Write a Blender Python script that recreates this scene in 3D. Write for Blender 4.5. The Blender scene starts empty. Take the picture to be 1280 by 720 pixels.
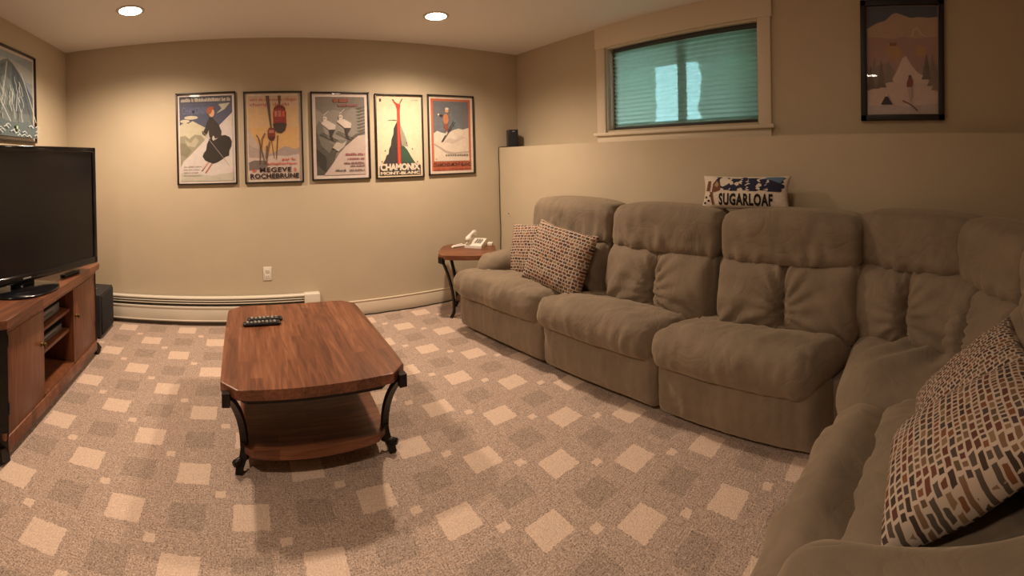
import bpy, bmesh, math, random
import numpy as np
from mathutils import Vector, Matrix, noise as mnoise

random.seed(7)
scene = bpy.context.scene
C = scene.collection

# ------------------------------------------------------------------ camera
# The photograph is a hand-swept cylindrical panorama: a central-cylindrical camera, slightly tilted.
FU, FV, PX0, PY0 = 537.95, 539.36, 306.43, 200.85      # pixels per radian / per unit slope, pixel of the view axis
CAM_Z, TILT_A, TILT_B = 1.3645, -0.0064, -0.0251
cam_data = bpy.data.cameras.new('camera')
cam_data.type = 'PANO'
cam_data.panorama_type = 'CENTRAL_CYLINDRICAL'
cam_data.central_cylindrical_range_u_min = -PX0 / FU
cam_data.central_cylindrical_range_u_max = (1280 - PX0) / FU
cam_data.central_cylindrical_range_v_min = (PY0 - 720) / FV
cam_data.central_cylindrical_range_v_max = PY0 / FV
cam_data.central_cylindrical_radius = 1.0
cam_data.clip_start = 0.02
cam = bpy.data.objects.new('camera', cam_data)
C.objects.link(cam)
tilt = Matrix.Rotation(TILT_A, 3, 'X') @ Matrix.Rotation(TILT_B, 3, 'Y')
cam.matrix_world = Matrix.Translation((0, 0, CAM_Z)) @ (tilt.transposed() @ Matrix.Rotation(math.pi / 2, 3, 'X')).to_4x4()
scene.camera = cam

# ------------------------------------------------------------------ world, exposure
scene.view_settings.view_transform = 'Standard'
scene.view_settings.look = 'None'
scene.view_settings.gamma = 1.0
scene.view_settings.use_curve_mapping = False
scene.view_settings.exposure = 0.78
world = bpy.data.worlds.new('daylight')
scene.world = world
world.use_nodes = True
bg = world.node_tree.nodes['Background']
bg.inputs['Color'].default_value = (0.74, 0.82, 1.0, 1)
bg.inputs['Strength'].default_value = 6.0

LAMP_COLOR = (1.0, 0.77, 0.56)
LAMP_FAR, LAMP_NEAR, LAMP_CORNER = 88.0, 54.0, 4.0

# ------------------------------------------------------------------ room dimensions (metres)
D = 3.696          # back wall
XL = -1.618        # left wall
XU = 2.725         # right wall above the ledge
XR = 2.4715        # right wall below the ledge
ZL = 1.4605        # ledge height
H = 2.44           # ceiling
YR = -1.9          # wall behind the camera


# ================================================================== materials
def nodes_of(m):
    m.use_nodes = True
    nt = m.node_tree
    return nt, nt.nodes, nt.links, nt.nodes['Principled BSDF']


MATS = {}


def mat(name, col, rough=0.6, metal=0.0, noise=0.0, nscale=20.0, bump=0.0, bscale=None, coat=0.0, sheen=0.0, spec=None, stretch=None):
    if name in MATS:
        return MATS[name]
    m = bpy.data.materials.new(name)
    nt, n, l, b = nodes_of(m)
    b.inputs['Base Color'].default_value = (*col, 1)
    b.inputs['Roughness'].default_value = rough
    b.inputs['Metallic'].default_value = metal
    b.inputs['Coat Weight'].default_value = coat
    b.inputs['Sheen Weight'].default_value = sheen
    if spec is not None:
        b.inputs['Specular IOR Level'].default_value = spec
    if noise or bump:
        tc = n.new('ShaderNodeTexCoord')
        mp = n.new('ShaderNodeMapping')
        if stretch:
            mp.inputs['Scale'].default_value = stretch
        l.new(tc.outputs['Object'], mp.inputs['Vector'])
        if noise:
            t = n.new('ShaderNodeTexNoise')
            t.inputs['Scale'].default_value = nscale
            t.inputs['Detail'].default_value = 5
            l.new(mp.outputs['Vector'], t.inputs['Vector'])
            r = n.new('ShaderNodeValToRGB')
            r.color_ramp.elements[0].position = 0.3
            r.color_ramp.elements[1].position = 0.7
            r.color_ramp.elements[0].color = (*[c * (1 - noise) for c in col], 1)
            r.color_ramp.elements[1].color = (*[min(1, c * (1 + noise)) for c in col], 1)
            l.new(t.outputs['Fac'], r.inputs['Fac'])
            l.new(r.outputs['Color'], b.inputs['Base Color'])
        if bump:
            t = n.new('ShaderNodeTexNoise')
            t.inputs['Scale'].default_value = bscale or nscale
            t.inputs['Detail'].default_value = 4
            l.new(mp.outputs['Vector'], t.inputs['Vector'])
            bp = n.new('ShaderNodeBump')
            bp.inputs['Strength'].default_value = bump
            bp.inputs['Distance'].default_value = 0.01
            l.new(t.outputs['Fac'], bp.inputs['Height'])
            l.new(bp.outputs['Normal'], b.inputs['Normal'])
    MATS[name] = m
    return m


def M_(nt, op, a, b=None, c=None):
    nd = nt.nodes.new('ShaderNodeMath')
    nd.operation = op
    for k, v in enumerate((a, b, c)):
        if v is None:
            continue
        if isinstance(v, (int, float)):
            nd.inputs[k].default_value = v
        else:
            nt.links.new(v, nd.inputs[k])
    return nd.outputs[0]


def mixc(nt, fac, a, b):
    nd = nt.nodes.new('ShaderNodeMix')
    nd.data_type = 'RGBA'
    for sock, v in ((nd.inputs['Factor'], fac), (nd.inputs['A'], a), (nd.inputs['B'], b)):
        if isinstance(v, tuple):
            sock.default_value = (*v, 1)
        elif isinstance(v, (int, float)):
            sock.default_value = v
        else:
            nt.links.new(v, sock)
    return nd.outputs['Result']


def carpet_material():
    m = bpy.data.materials.new('carpet')
    nt, n, l, b = nodes_of(m)
    tc = n.new('ShaderNodeTexCoord')
    wob = n.new('ShaderNodeTexNoise')
    wob.inputs['Scale'].default_value = 60
    wob.inputs['Detail'].default_value = 3
    l.new(tc.outputs['Object'], wob.inputs['Vector'])
    sub = n.new('ShaderNodeVectorMath'); sub.operation = 'SUBTRACT'
    l.new(wob.outputs['Color'], sub.inputs[0]); sub.inputs[1].default_value = (.5, .5, .5)
    scl = n.new('ShaderNodeVectorMath'); scl.operation = 'SCALE'
    l.new(sub.outputs[0], scl.inputs[0]); scl.inputs['Scale'].default_value = 0.02
    add = n.new('ShaderNodeVectorMath'); add.operation = 'ADD'
    l.new(tc.outputs['Object'], add.inputs[0]); l.new(scl.outputs[0], add.inputs[1])
    sp = n.new('ShaderNodeSeparateXYZ')
    l.new(add.outputs[0], sp.inputs[0])
    i = M_(nt, 'DIVIDE', M_(nt, 'ADD', sp.outputs['X'], 0.76), 0.25)
    j = M_(nt, 'DIVIDE', M_(nt, 'SUBTRACT', sp.outputs['Y'], 2.37), 0.233)

    def cell(ii, jj, hx, hy):
        ri, rj = M_(nt, 'ROUND', ii), M_(nt, 'ROUND', jj)
        fx = M_(nt, 'LESS_THAN', M_(nt, 'ABSOLUTE', M_(nt, 'SUBTRACT', ii, ri)), hx)
        fy = M_(nt, 'LESS_THAN', M_(nt, 'ABSOLUTE', M_(nt, 'SUBTRACT', jj, rj)), hy)
        par = M_(nt, 'FLOORED_MODULO', M_(nt, 'ADD', ri, rj), 2.0)
        odd = M_(nt, 'GREATER_THAN', par, 0.5)
        return M_(nt, 'MULTIPLY', fx, fy), odd, ri, rj
    sq, odd, ri, rj = cell(i, j, 0.285, 0.27)
    small, odd2, _, _ = cell(M_(nt, 'SUBTRACT', i, 0.5), M_(nt, 'SUBTRACT', j, 0.5), 0.085, 0.08)
    light = M_(nt, 'MULTIPLY', sq, M_(nt, 'SUBTRACT', 1.0, odd))
    dark = M_(nt, 'MULTIPLY', sq, odd)
    smalll = M_(nt, 'MULTIPLY', small, odd2)
    # loop-pile mottling: fine speckle, streaks woven in two directions
    def noise(scale, sx, sy, det=3):
        mp = n.new('ShaderNodeMapping'); mp.inputs['Scale'].default_value = (sx, sy, 1)
        l.new(tc.outputs['Object'], mp.inputs['Vector'])
        t = n.new('ShaderNodeTexNoise'); t.inputs['Scale'].default_value = scale; t.inputs['Detail'].default_value = det
        l.new(mp.outputs['Vector'], t.inputs['Vector'])
        return t.outputs['Fac']
    fine = noise(165, 1, 1, 3)
    st1 = noise(40, 4, .6)
    st2 = noise(40, .6, 4)
    chk = n.new('ShaderNodeTexChecker'); chk.inputs['Scale'].default_value = 8.2
    l.new(add.outputs[0], chk.inputs['Vector'])
    streak = mixc(nt, chk.outputs['Fac'], st1, st2)
    tex = M_(nt, 'ADD', M_(nt, 'MULTIPLY', fine, 0.95), M_(nt, 'MULTIPLY', streak, 0.55))      # about .3 .. 1.2, mean .75
    tex = M_(nt, 'MULTIPLY', M_(nt, 'SUBTRACT', tex, 0.50), 2.0)
    base = mixc(nt, tex, (0.17, 0.118, 0.095), (0.69, 0.53, 0.44))
    dk = mixc(nt, tex, (0.105, 0.080, 0.066), (0.44, 0.345, 0.285))
    lt = mixc(nt, tex, (0.58, 0.42, 0.335), (0.82, 0.64, 0.52))
    c = mixc(nt, M_(nt, 'MULTIPLY', dark, 0.5), base, dk)
    c = mixc(nt, M_(nt, 'MULTIPLY', M_(nt, 'MAXIMUM', light, smalll), 0.85), c, lt)
    l.new(c, b.inputs['Base Color'])
    b.inputs['Roughness'].default_value = 0.95
    b.inputs['Specular IOR Level'].default_value = 0.1
    bp = n.new('ShaderNodeBump'); bp.inputs['Strength'].default_value = 0.6; bp.inputs['Distance'].default_value = 0.006
    l.new(fine, bp.inputs['Height']); l.new(bp.outputs['Normal'], b.inputs['Normal'])
    return m


def wood_material(name, c1, c2, c3, along='Y', block=(0.055, 0.42), rough=0.38):
    """stained strips glued side by side, each with its own tone and grain"""
    m = bpy.data.materials.new(name)
    nt, n, l, b = nodes_of(m)
    tc = n.new('ShaderNodeTexCoord')
    mp = n.new('ShaderNodeMapping')
    if along == 'Y':
        mp.inputs['Rotation'].default_value = (0, 0, math.pi / 2)
    elif along == 'Z':
        mp.inputs['Rotation'].default_value = (math.pi / 2, 0, math.pi / 2)   # rows across, strips upright
    l.new(tc.outputs['Object'], mp.inputs['Vector'])
    br = n.new('ShaderNodeTexBrick')
    br.offset = 0.37
    br.inputs['Scale'].default_value = 1.0
    br.inputs['Brick Width'].default_value = block[1]
    br.inputs['Row Height'].default_value = block[0]
    br.inputs['Mortar Size'].default_value = 0.0006
    br.inputs['Color1'].default_value = (0, 0, 0, 1)
    br.inputs['Color2'].default_value = (1, 1, 1, 1)
    br.inputs['Mortar'].default_value = (0.0, 0.0, 0.0, 1)
    l.new(mp.outputs['Vector'], br.inputs['Vector'])
    gm = n.new('ShaderNodeMapping')
    gm.inputs['Scale'].default_value = {'Y': (22, 1.6, 22), 'Z': (22, 22, 1.6), 'X': (1.6, 22, 22)}[along]
    l.new(tc.outputs['Object'], gm.inputs['Vector'])
    g = n.new('ShaderNodeTexNoise'); g.inputs['Scale'].default_value = 2.2; g.inputs['Detail'].default_value = 7
    g.inputs['Distortion'].default_value = 1.2
    l.new(gm.outputs['Vector'], g.inputs['Vector'])
    r = n.new('ShaderNodeValToRGB')
    r.color_ramp.elements[0].color = (*c1, 1); r.color_ramp.elements[0].position = 0.30
    r.color_ramp.elements[1].color = (*c3, 1); r.color_ramp.elements[1].position = 0.78
    e = r.color_ramp.elements.new(0.55); e.color = (*c2, 1)
    f = M_(nt, 'ADD', M_(nt, 'MULTIPLY', g.outputs['Fac'], 0.8), M_(nt, 'MULTIPLY', br.outputs['Color'], 0.22))
    l.new(f, r.inputs['Fac'])
    l.new(r.outputs['Color'], b.inputs['Base Color'])
    b.inputs['Roughness'].default_value = rough
    bp = n.new('ShaderNodeBump'); bp.inputs['Strength'].default_value = 0.08; bp.inputs['Distance'].default_value = 0.004
    l.new(g.outputs['Fac'], bp.inputs['Height']); l.new(bp.outputs['Normal'], b.inputs['Normal'])
    return m


def suede_material(name, col):
    m = bpy.data.materials.new(name)
    nt, n, l, b = nodes_of(m)
    tc = n.new('ShaderNodeTexCoord')
    t = n.new('ShaderNodeTexNoise'); t.inputs['Scale'].default_value = 5.5; t.inputs['Detail'].default_value = 6; t.inputs['Roughness'].default_value = 0.6
    l.new(tc.outputs['Object'], t.inputs['Vector'])
    r = n.new('ShaderNodeValToRGB')
    r.color_ramp.elements[0].position = 0.35; r.color_ramp.elements[1].position = 0.68
    r.color_ramp.elements[0].color = (*[c * 0.88 for c in col], 1)
    r.color_ramp.elements[1].color = (*[c * 1.14 for c in col], 1)
    l.new(t.outputs['Fac'], r.inputs['Fac'])
    l.new(r.outputs['Color'], b.inputs['Base Color'])
    b.inputs['Roughness'].default_value = 0.9
    b.inputs['Specular IOR Level'].default_value = 0.15
    b.inputs['Sheen Weight'].default_value = 0.35
    b.inputs['Sheen Roughness'].default_value = 0.5
    b.inputs['Sheen Tint'].default_value = (0.9, 0.75, 0.55, 1)
    f = n.new('ShaderNodeTexNoise'); f.inputs['Scale'].default_value = 140; f.inputs['Detail'].default_value = 2
    l.new(tc.outputs['Object'], f.inputs['Vector'])
    # soft creases: ridged, warped noise
    cr = n.new('ShaderNodeTexNoise'); cr.inputs['Scale'].default_value = 4.5; cr.inputs['Detail'].default_value = 2.5; cr.inputs['Distortion'].default_value = 1.6
    l.new(tc.outputs['Object'], cr.inputs['Vector'])
    ridge = M_(nt, 'POWER', M_(nt, 'ABSOLUTE', M_(nt, 'MULTIPLY', M_(nt, 'SUBTRACT', cr.outputs['Fac'], 0.5), 2.0)), 0.6)
    hgt = M_(nt, 'ADD', M_(nt, 'MULTIPLY', f.outputs['Fac'], 0.10), M_(nt, 'MULTIPLY', ridge, 1.0))
    bp = n.new('ShaderNodeBump'); bp.inputs['Strength'].default_value = 0.38; bp.inputs['Distance'].default_value = 0.010
    l.new(hgt, bp.inputs['Height']); l.new(bp.outputs['Normal'], b.inputs['Normal'])
    return m


def dash_fabric(name, row=0.017, width=0.024):
    """cream cloth printed with rows of small brown, red, tan and slate dashes"""
    m = bpy.data.materials.new(name)
    nt, n, l, b = nodes_of(m)
    tc = n.new('ShaderNodeTexCoord')
    sp = n.new('ShaderNodeSeparateXYZ'); l.new(tc.outputs['Object'], sp.inputs[0])
    wob = n.new('ShaderNodeTexNoise'); wob.inputs['Scale'].default_value = 16; wob.inputs['Detail'].default_value = 2
    l.new(tc.outputs['Object'], wob.inputs['Vector'])
    d = M_(nt, 'MULTIPLY', M_(nt, 'SUBTRACT', wob.outputs['Fac'], 0.5), 0.022)
    cb = n.new('ShaderNodeCombineXYZ')
    l.new(M_(nt, 'ADD', sp.outputs['X'], d), cb.inputs['X'])
    l.new(M_(nt, 'ADD', sp.outputs['Z'], M_(nt, 'MULTIPLY', d, 0.6)), cb.inputs['Y'])
    br = n.new('ShaderNodeTexBrick')
    br.offset = 0.43; br.squash = 0.62; br.squash_frequency = 3
    br.inputs['Scale'].default_value = 1.0
    br.inputs['Brick Width'].default_value = width
    br.inputs['Row Height'].default_value = row
    br.inputs['Mortar Size'].default_value = 0.0029
    br.inputs['Mortar Smooth'].default_value = 0.1
    br.inputs['Color1'].default_value = (0, 0, 0, 1); br.inputs['Color2'].default_value = (1, 1, 1, 1)
    br.inputs['Mortar'].default_value = (0, 0, 0, 1)
    l.new(cb.outputs[0], br.inputs['Vector'])
    r = n.new('ShaderNodeValToRGB'); r.color_ramp.interpolation = 'CONSTANT'
    cols = [(0.110, 0.045, 0.034), (0.060, 0.040, 0.033), (0.19, 0.115, 0.070), (0.095, 0.075, 0.060), (0.14, 0.055, 0.038),
            (0.24, 0.155, 0.09), (0.075, 0.053, 0.050), (0.19, 0.080, 0.040), (0.12, 0.085, 0.050)]
    r.color_ramp.elements[0].color = (*cols[0], 1)
    r.color_ramp.elements[1].color = (*cols[-1], 1); r.color_ramp.elements[1].position = 0.9
    for k in range(1, 8):
        e = r.color_ramp.elements.new(k / 9 + 0.02); e.color = (*cols[k], 1)
    l.new(br.outputs['Color'], r.inputs['Fac'])
    c = mixc(nt, br.outputs['Fac'], r.outputs['Color'], (0.49, 0.39, 0.32))
    l.new(c, b.inputs['Base Color'])
    b.inputs['Roughness'].default_value = 0.9
    b.inputs['Specular IOR Level'].default_value = 0.15
    return m


def glass_material(name, tint=(1, 1, 1), base=0.035):
    m = bpy.data.materials.new(name)
    m.use_nodes = True
    nt = m.node_tree
    nt.nodes.clear()
    o = nt.nodes.new('ShaderNodeOutputMaterial')
    tr = nt.nodes.new('ShaderNodeBsdfTransparent'); tr.inputs['Color'].default_value = (*tint, 1)
    gl = nt.nodes.new('ShaderNodeBsdfGlossy'); gl.inputs['Roughness'].default_value = 0.02
    lw = nt.nodes.new('ShaderNodeLayerWeight')
    fac = M_(nt, 'ADD', M_(nt, 'MULTIPLY', M_(nt, 'POWER', lw.outputs['Facing'], 4.0), 0.6), base)
    mx = nt.nodes.new('ShaderNodeMixShader')
    nt.links.new(fac, mx.inputs[0]); nt.links.new(tr.outputs[0], mx.inputs[1]); nt.links.new(gl.outputs[0], mx.inputs[2])
    nt.links.new(mx.outputs[0], o.inputs[0])
    return m


def blind_material():
    m = bpy.data.materials.new('pleated_shade_fabric')
    m.use_nodes = True
    nt = m.node_tree
    nt.nodes.clear()
    o = nt.nodes.new('ShaderNodeOutputMaterial')
    tl = nt.nodes.new('ShaderNodeBsdfTranslucent'); tl.inputs['Color'].default_value = (0.74, 0.89, 0.72, 1)
    df = nt.nodes.new('ShaderNodeBsdfDiffuse'); df.inputs['Color'].default_value = (0.16, 0.20, 0.19, 1)
    tp = nt.nodes.new('ShaderNodeBsdfTransparent'); tp.inputs['Color'].default_value = (0.60, 0.90, 0.85, 1)
    m1 = nt.nodes.new('ShaderNodeMixShader'); m1.inputs[0].default_value = 0.15
    m2 = nt.nodes.new('ShaderNodeMixShader'); m2.inputs[0].default_value = 0.07
    nt.links.new(tl.outputs[0], m1.inputs[1]); nt.links.new(df.outputs[0], m1.inputs[2])
    nt.links.new(m1.outputs[0], m2.inputs[1]); nt.links.new(tp.outputs[0], m2.inputs[2])
    nt.links.new(m2.outputs[0], o.inputs[0])
    return m


def emit_material(name, col, strength):
    m = bpy.data.materials.new(name)
    nt, n, l, b = nodes_of(m)
    b.inputs['Base Color'].default_value = (0.9, 0.9, 0.9, 1)
    b.inputs['Emission Color'].default_value = (*col, 1)
    b.inputs['Emission Strength'].default_value = strength
    return m


WALL = mat('wall_paint', (0.54, 0.45, 0.325), 0.75, noise=0.03, nscale=3, bump=0.12, bscale=180)
CEIL = mat('ceiling_paint', (0.83, 0.80, 0.77), 0.9, bump=0.25, bscale=120)
TRIM = mat('trim_paint', (0.72, 0.62, 0.49), 0.45)
CARPET = carpet_material()
WOOD_TOP = wood_material('stained_wood_top', (0.085, 0.027, 0.012), (0.18, 0.062, 0.028), (0.28, 0.115, 0.056), 'Y')
WOOD_X = wood_material('stained_wood_crosswise', (0.085, 0.027, 0.012), (0.18, 0.062, 0.028), (0.28, 0.115, 0.056), 'X')
WOOD_UP = wood_material('stained_wood_upright', (0.080, 0.026, 0.012), (0.165, 0.056, 0.024), (0.25, 0.098, 0.044), 'Z', (0.09, 1.4))
IRON = mat('dark_iron', (0.018, 0.014, 0.013), 0.42, 0.6, noise=0.25, nscale=60)
BLACK = mat('black_plastic', (0.010, 0.010, 0.012), 0.35)
GLOSS = mat('glossy_black', (0.006, 0.006, 0.008), 0.10)
SCREEN = mat('screen_glass', (0.008, 0.008, 0.010), 0.22)
SUEDE = suede_material('taupe_suede', (0.212, 0.163, 0.119))
DASH = dash_fabric('dash_print_fabric', 0.0215, 0.034)
DASH_BIG = dash_fabric('dash_print_fabric_coarse', 0.0185, 0.0235)
GLASS = glass_material('picture_glass')
PANE = glass_material('window_glass', (0.85, 0.95, 0.92))
SHADE = blind_material()
WHITE_PLASTIC = mat('white_plastic', (0.75, 0.70, 0.62), 0.35)
WHITE_METAL = mat('white_enamel', (0.70, 0.645, 0.55), 0.4)
SHEET_METAL = mat('bare_sheet_metal', (0.36, 0.34, 0.31), 0.5, 0.6)
DARK_SLOT = mat('dark_slot', (0.012, 0.010, 0.010), 0.8)
BRASS = mat('aged_brass', (0.12, 0.075, 0.02), 0.4, 0.9)


# ================================================================== geometry helpers
class MB:
    """collects shapes (several material slots allowed) and links them as ONE mesh object"""

    def __init__(self):
        self.v, self.f, self.mi, self.mats, self.cur = [], [], [], [], 0
        self.smooth = []

    def use(self, m):
        if m not in self.mats:
            self.mats.append(m)
        self.cur = self.mats.index(m)
        return self

    def raw(self, verts, faces, smooth=False):
        o = len(self.v)
        self.v.extend([tuple(map(float, p)) for p in verts])
        for f in faces:
            self.f.append(tuple(o + int(k) for k in f)); self.mi.append(self.cur); self.smooth.append(smooth)
        return self

    def box(self, lo, hi, bev=0.0, seg=2):
        if bev <= 0:
            x0, y0, z0 = lo; x1, y1, z1 = hi
            v = [(x0, y0, z0), (x1, y0, z0), (x1, y1, z0), (x0, y1, z0), (x0, y0, z1), (x1, y0, z1), (x1, y1, z1), (x0, y1, z1)]
            f = [(0, 3, 2, 1), (4, 5, 6, 7), (0, 1, 5, 4), (1, 2, 6, 5), (2, 3, 7, 6), (3, 0, 4, 7)]
            return self.raw(v, f)
        bm = bmesh.new()
        bmesh.ops.create_cube(bm, size=1)
        s = [b - a for a, b in zip(lo, hi)]
        for vt in bm.verts:
            vt.co = Vector([lo[k] + (vt.co[k] + .5) * s[k] for k in range(3)])
        bmesh.ops.bevel(bm, geom=bm.edges[:], offset=min(bev, min(s) * .49), segments=seg, affect='EDGES', profile=0.5)
        bm.verts.index_update()
        self.raw([v.co[:] for v in bm.verts], [[v.index for v in f.verts] for f in bm.faces], True)
        bm.free()
        return self

    def prism(self, pts, z0, z1, bev=0.0, seg=2):
        """pts: 2-D outline (counter-clockwise), extruded in z"""
        bm = bmesh.new()
        lo = [bm.verts.new((x, y, z0)) for x, y in pts]
        hi = [bm.verts.new((x, y, z1)) for x, y in pts]
        n = len(pts)
        bm.faces.new(lo[::-1]); bm.faces.new(hi)
        for k in range(n):
            bm.faces.new((lo[k], lo[(k + 1) % n], hi[(k + 1) % n], hi[k]))
        if bev:
            es = [e for e in bm.edges if abs(e.verts[0].co.z - e.verts[1].co.z) < 1e-6]
            bmesh.ops.bevel(bm, geom=es, offset=bev, segments=seg, affect='EDGES', profile=0.5)
        bm.verts.index_update()
        self.raw([v.co[:] for v in bm.verts], [[v.index for v in f.verts] for f in bm.faces], False)
        bm.free()
        return self

    def tube(self, path, rad, n=8, rect=None):
        """swept round (or rect=(w,h)) section along a path"""
        P = [Vector(p) for p in path]
        R = rad if isinstance(rad, (list, tuple)) else [rad] * len(P)
        rings, up = [], None
        for k, p in enumerate(P):
            t = (P[min(k + 1, len(P) - 1)] - P[max(k - 1, 0)]).normalized()
            if up is None:
                up = Vector((0, 0, 1)) if abs(t.z) < .9 else Vector((1, 0, 0))
            a = (up - t * up.dot(t)).normalized(); b = t.cross(a); up = a
            if rect:
                ring = [p + a * (rect[1] * R[k] * sy) + b * (rect[0] * R[k] * sx) for sx, sy in ((-1, -1), (1, -1), (1, 1), (-1, 1))]
            else:
                ring = [p + (a * math.cos(q) + b * math.sin(q)) * R[k] for q in [2 * math.pi * m / n for m in range(n)]]
            rings.append(ring)
        n = len(rings[0])
        v = [q for r in rings for q in r]
        f = [(k * n + m, k * n + (m + 1) % n, (k + 1) * n + (m + 1) % n, (k + 1) * n + m) for k in range(len(P) - 1) for m in range(n)]
        f += [tuple(range(n))[::-1], tuple((len(P) - 1) * n + m for m in range(n))]
        return self.raw([q[:] for q in v], f, rect is None)

    def lathe(self, prof, c=(0, 0, 0), n=32, sx=1.0, sy=1.0):
        """profile of (radius, z) turned about z at c"""
        v, f = [], []
        for r, z in prof:
            for k in range(n):
                q = 2 * math.pi * k / n
                v.append((c[0] + r * math.cos(q) * sx, c[1] + r * math.sin(q) * sy, c[2] + z))
        for a in range(len(prof) - 1):
            for k in range(n):
                f.append((a * n + k, a * n + (k + 1) % n, (a + 1) * n + (k + 1) % n, (a + 1) * n + k))
        f.append(tuple(range(n))[::-1]); f.append(tuple((len(prof) - 1) * n + k for k in range(n)))
        return self.raw(v, f, True)

    def build(self, name, m=None, parent=None, off=None):
        if m is not None:
            mats = [m] if not self.mats else self.mats
        else:
            mats = self.mats
        me = bpy.data.meshes.new(name)
        V = self.v
        if off is not None:
            V = [(a - off[0], b - off[1], c - off[2]) for a, b, c in V]
        me.from_pydata(V, [], self.f)
        for q in mats:
            me.materials.append(q)
        me.polygons.foreach_set('material_index', self.mi)
        me.polygons.foreach_set('use_smooth', self.smooth)
        me.validate(); me.update()
        o = bpy.data.objects.new(name, me)
        C.objects.link(o)
        if parent is not None:
            o.parent = parent
        return o


def tag(o, label=None, cat=None, group=None, kind=None):
    if label: o['label'] = label
    if cat: o['category'] = cat
    if group: o['group'] = group
    if kind: o['kind'] = kind
    return o


def thing(name, label, cat, loc=(0, 0, 0), rotz=0.0, group=None):
    o = bpy.data.objects.new(name, None)
    o.empty_display_size = 0.1
    C.objects.link(o)
    o.location = loc
    o.rotation_euler = (0, 0, rotz)
    return tag(o, label, cat, group)


def copy_tree(o, parent=None):
    c = o.copy()
    C.objects.link(c)
    c.parent = parent
    for ch in list(o.children):
        copy_tree(ch, c)
    return c


def rbox(lo, hi, r, res=0.022, f=None):
    """rounded box as a smooth grid; r may be a vector; f(P, S) deforms (S = -1..1 box coordinates)"""
    lo, hi = np.array(lo, float), np.array(hi, float)
    c, h = (lo + hi) / 2, (hi - lo) / 2
    r = np.minimum(np.array([r] * 3 if np.isscalar(r) else r, float), h * .999)
    n = np.maximum(4, np.round(2 * h / res).astype(int))
    key, V, F = {}, [], []

    def vid(i, j, k):
        t = (i, j, k)
        if t not in key:
            key[t] = len(V); V.append((2 * i / n[0] - 1, 2 * j / n[1] - 1, 2 * k / n[2] - 1))
        return key[t]
    for ax in range(3):
        a, b = [(1, 2), (2, 0), (0, 1)][ax]
        for side in (0, 1):
            for i in range(n[a]):
                for j in range(n[b]):
                    q = []
                    for di, dj in ((0, 0), (1, 0), (1, 1), (0, 1)):
                        t = [0, 0, 0]; t[ax] = n[ax] * side; t[a] = i + di; t[b] = j + dj
                        q.append(vid(*t))
                    F.append(q if side else q[::-1])
    S = np.array(V)
    # ease the grid towards the rounded rims
    P = np.sign(S) * (np.abs(S)) * h
    core = np.clip(P, -(h - r), h - r)
    d = (P - core) / r
    ln = np.linalg.norm(d, axis=1, keepdims=True)
    P = core + d / np.maximum(ln, 1e-9) * r + c
    if f is not None:
        P = f(P, S)
    return P, F


def vnoise(P, s, seed=0.0):
    return np.array([mnoise.noise((p[0] * s + seed, p[1] * s - seed, p[2] * s + 2.3 * seed)) for p in P])


def soft(name, lo, hi, r, m, parent, off, f=None, res=0.022):
    P, F = rbox(lo, hi, r, res, f)
    b = MB()
    b.raw(P, F, True)
    return b.build(name, m, parent, off)


def text_mesh(s, bold=0.0, spacing=1.0):
    """flat letters as (verts 2-D, faces), lower-left at 0,0, cap height about .7"""
    cu = bpy.data.curves.new('lettering', 'FONT')
    cu.body = s
    cu.offset = bold
    cu.space_character = spacing
    cu.resolution_u = 3
    o = bpy.data.objects.new('lettering', cu)
    C.objects.link(o)
    dg = bpy.context.evaluated_depsgraph_get()
    me = o.evaluated_get(dg).to_mesh()
    v = [(p.co.x, p.co.y) for p in me.vertices]
    f = [tuple(p.vertices) for p in me.polygons]
    o.evaluated_get(dg).to_mesh_clear()
    C.objects.unlink(o)
    bpy.data.objects.remove(o)
    bpy.data.curves.remove(cu)
    x0 = min(p[0] for p in v); x1 = max(p[0] for p in v); y0 = min(p[1] for p in v); y1 = max(p[1] for p in v)
    return [((p[0] - x0) / (x1 - x0), (p[1] - y0) / (y1 - y0)) for p in v], f


# ================================================================== the room
def structure(o):
    return tag(o, kind='structure')


floor = structure(MB().box((XL - .15, YR - .15, -.1), (XU + .15, D + .15, 0)).build('floor', CARPET))
ceiling = structure(MB().box((XL - .15, YR - .15, H), (XU + .15, D + .15, H + .1)).build('ceiling', CEIL))
structure(MB().box((XL - .15, D, 0), (XU + .15, D + .15, H)).build('wall_back', WALL))
# window opening in the right wall
WY0, WY1, WZ0, WZ1 = 1.068, 2.430, 1.565, 2.262
w = MB()
w.box((XR, YR, 0), (XU + .15, D, ZL))
w.box((XU, YR, ZL), (XU + .15, D, WZ0)); w.box((XU, YR, WZ1), (XU + .15, D, H))
w.box((XU, YR, WZ0), (XU + .15, WY0, WZ1)); w.box((XU, WY1, WZ0), (XU + .15, D, WZ1))
structure(w.build('wall_right', WALL))
structure(MB().box((XL - .15, YR - .15, 0), (XU + .15, YR, H)).build('wall_front', WALL))
structure(MB().box((XL - .15, YR, 0), (XL, D, H)).build('wall_left', WALL))

# baseboards
HX = 0.61                                                # right end of the heater
structure(MB().box((HX, D - .014, 0), (XR, D, .118), .004).box((HX, D - .018, .118), (XR, D, .128), .003).build('baseboard_back', TRIM))
structure(MB().box((XL, YR, 0), (XL + .014, D, .118), .004).box((XL, YR, .118), (XL + .018, D, .128), .003).build('baseboard_left', TRIM))
structure(MB().box((XR - .014, YR, 0), (XR, D - .02, .118), .004).box((XR - .018, YR, .118), (XR, D - .02, .128), .003).build('baseboard_right', TRIM))

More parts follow.
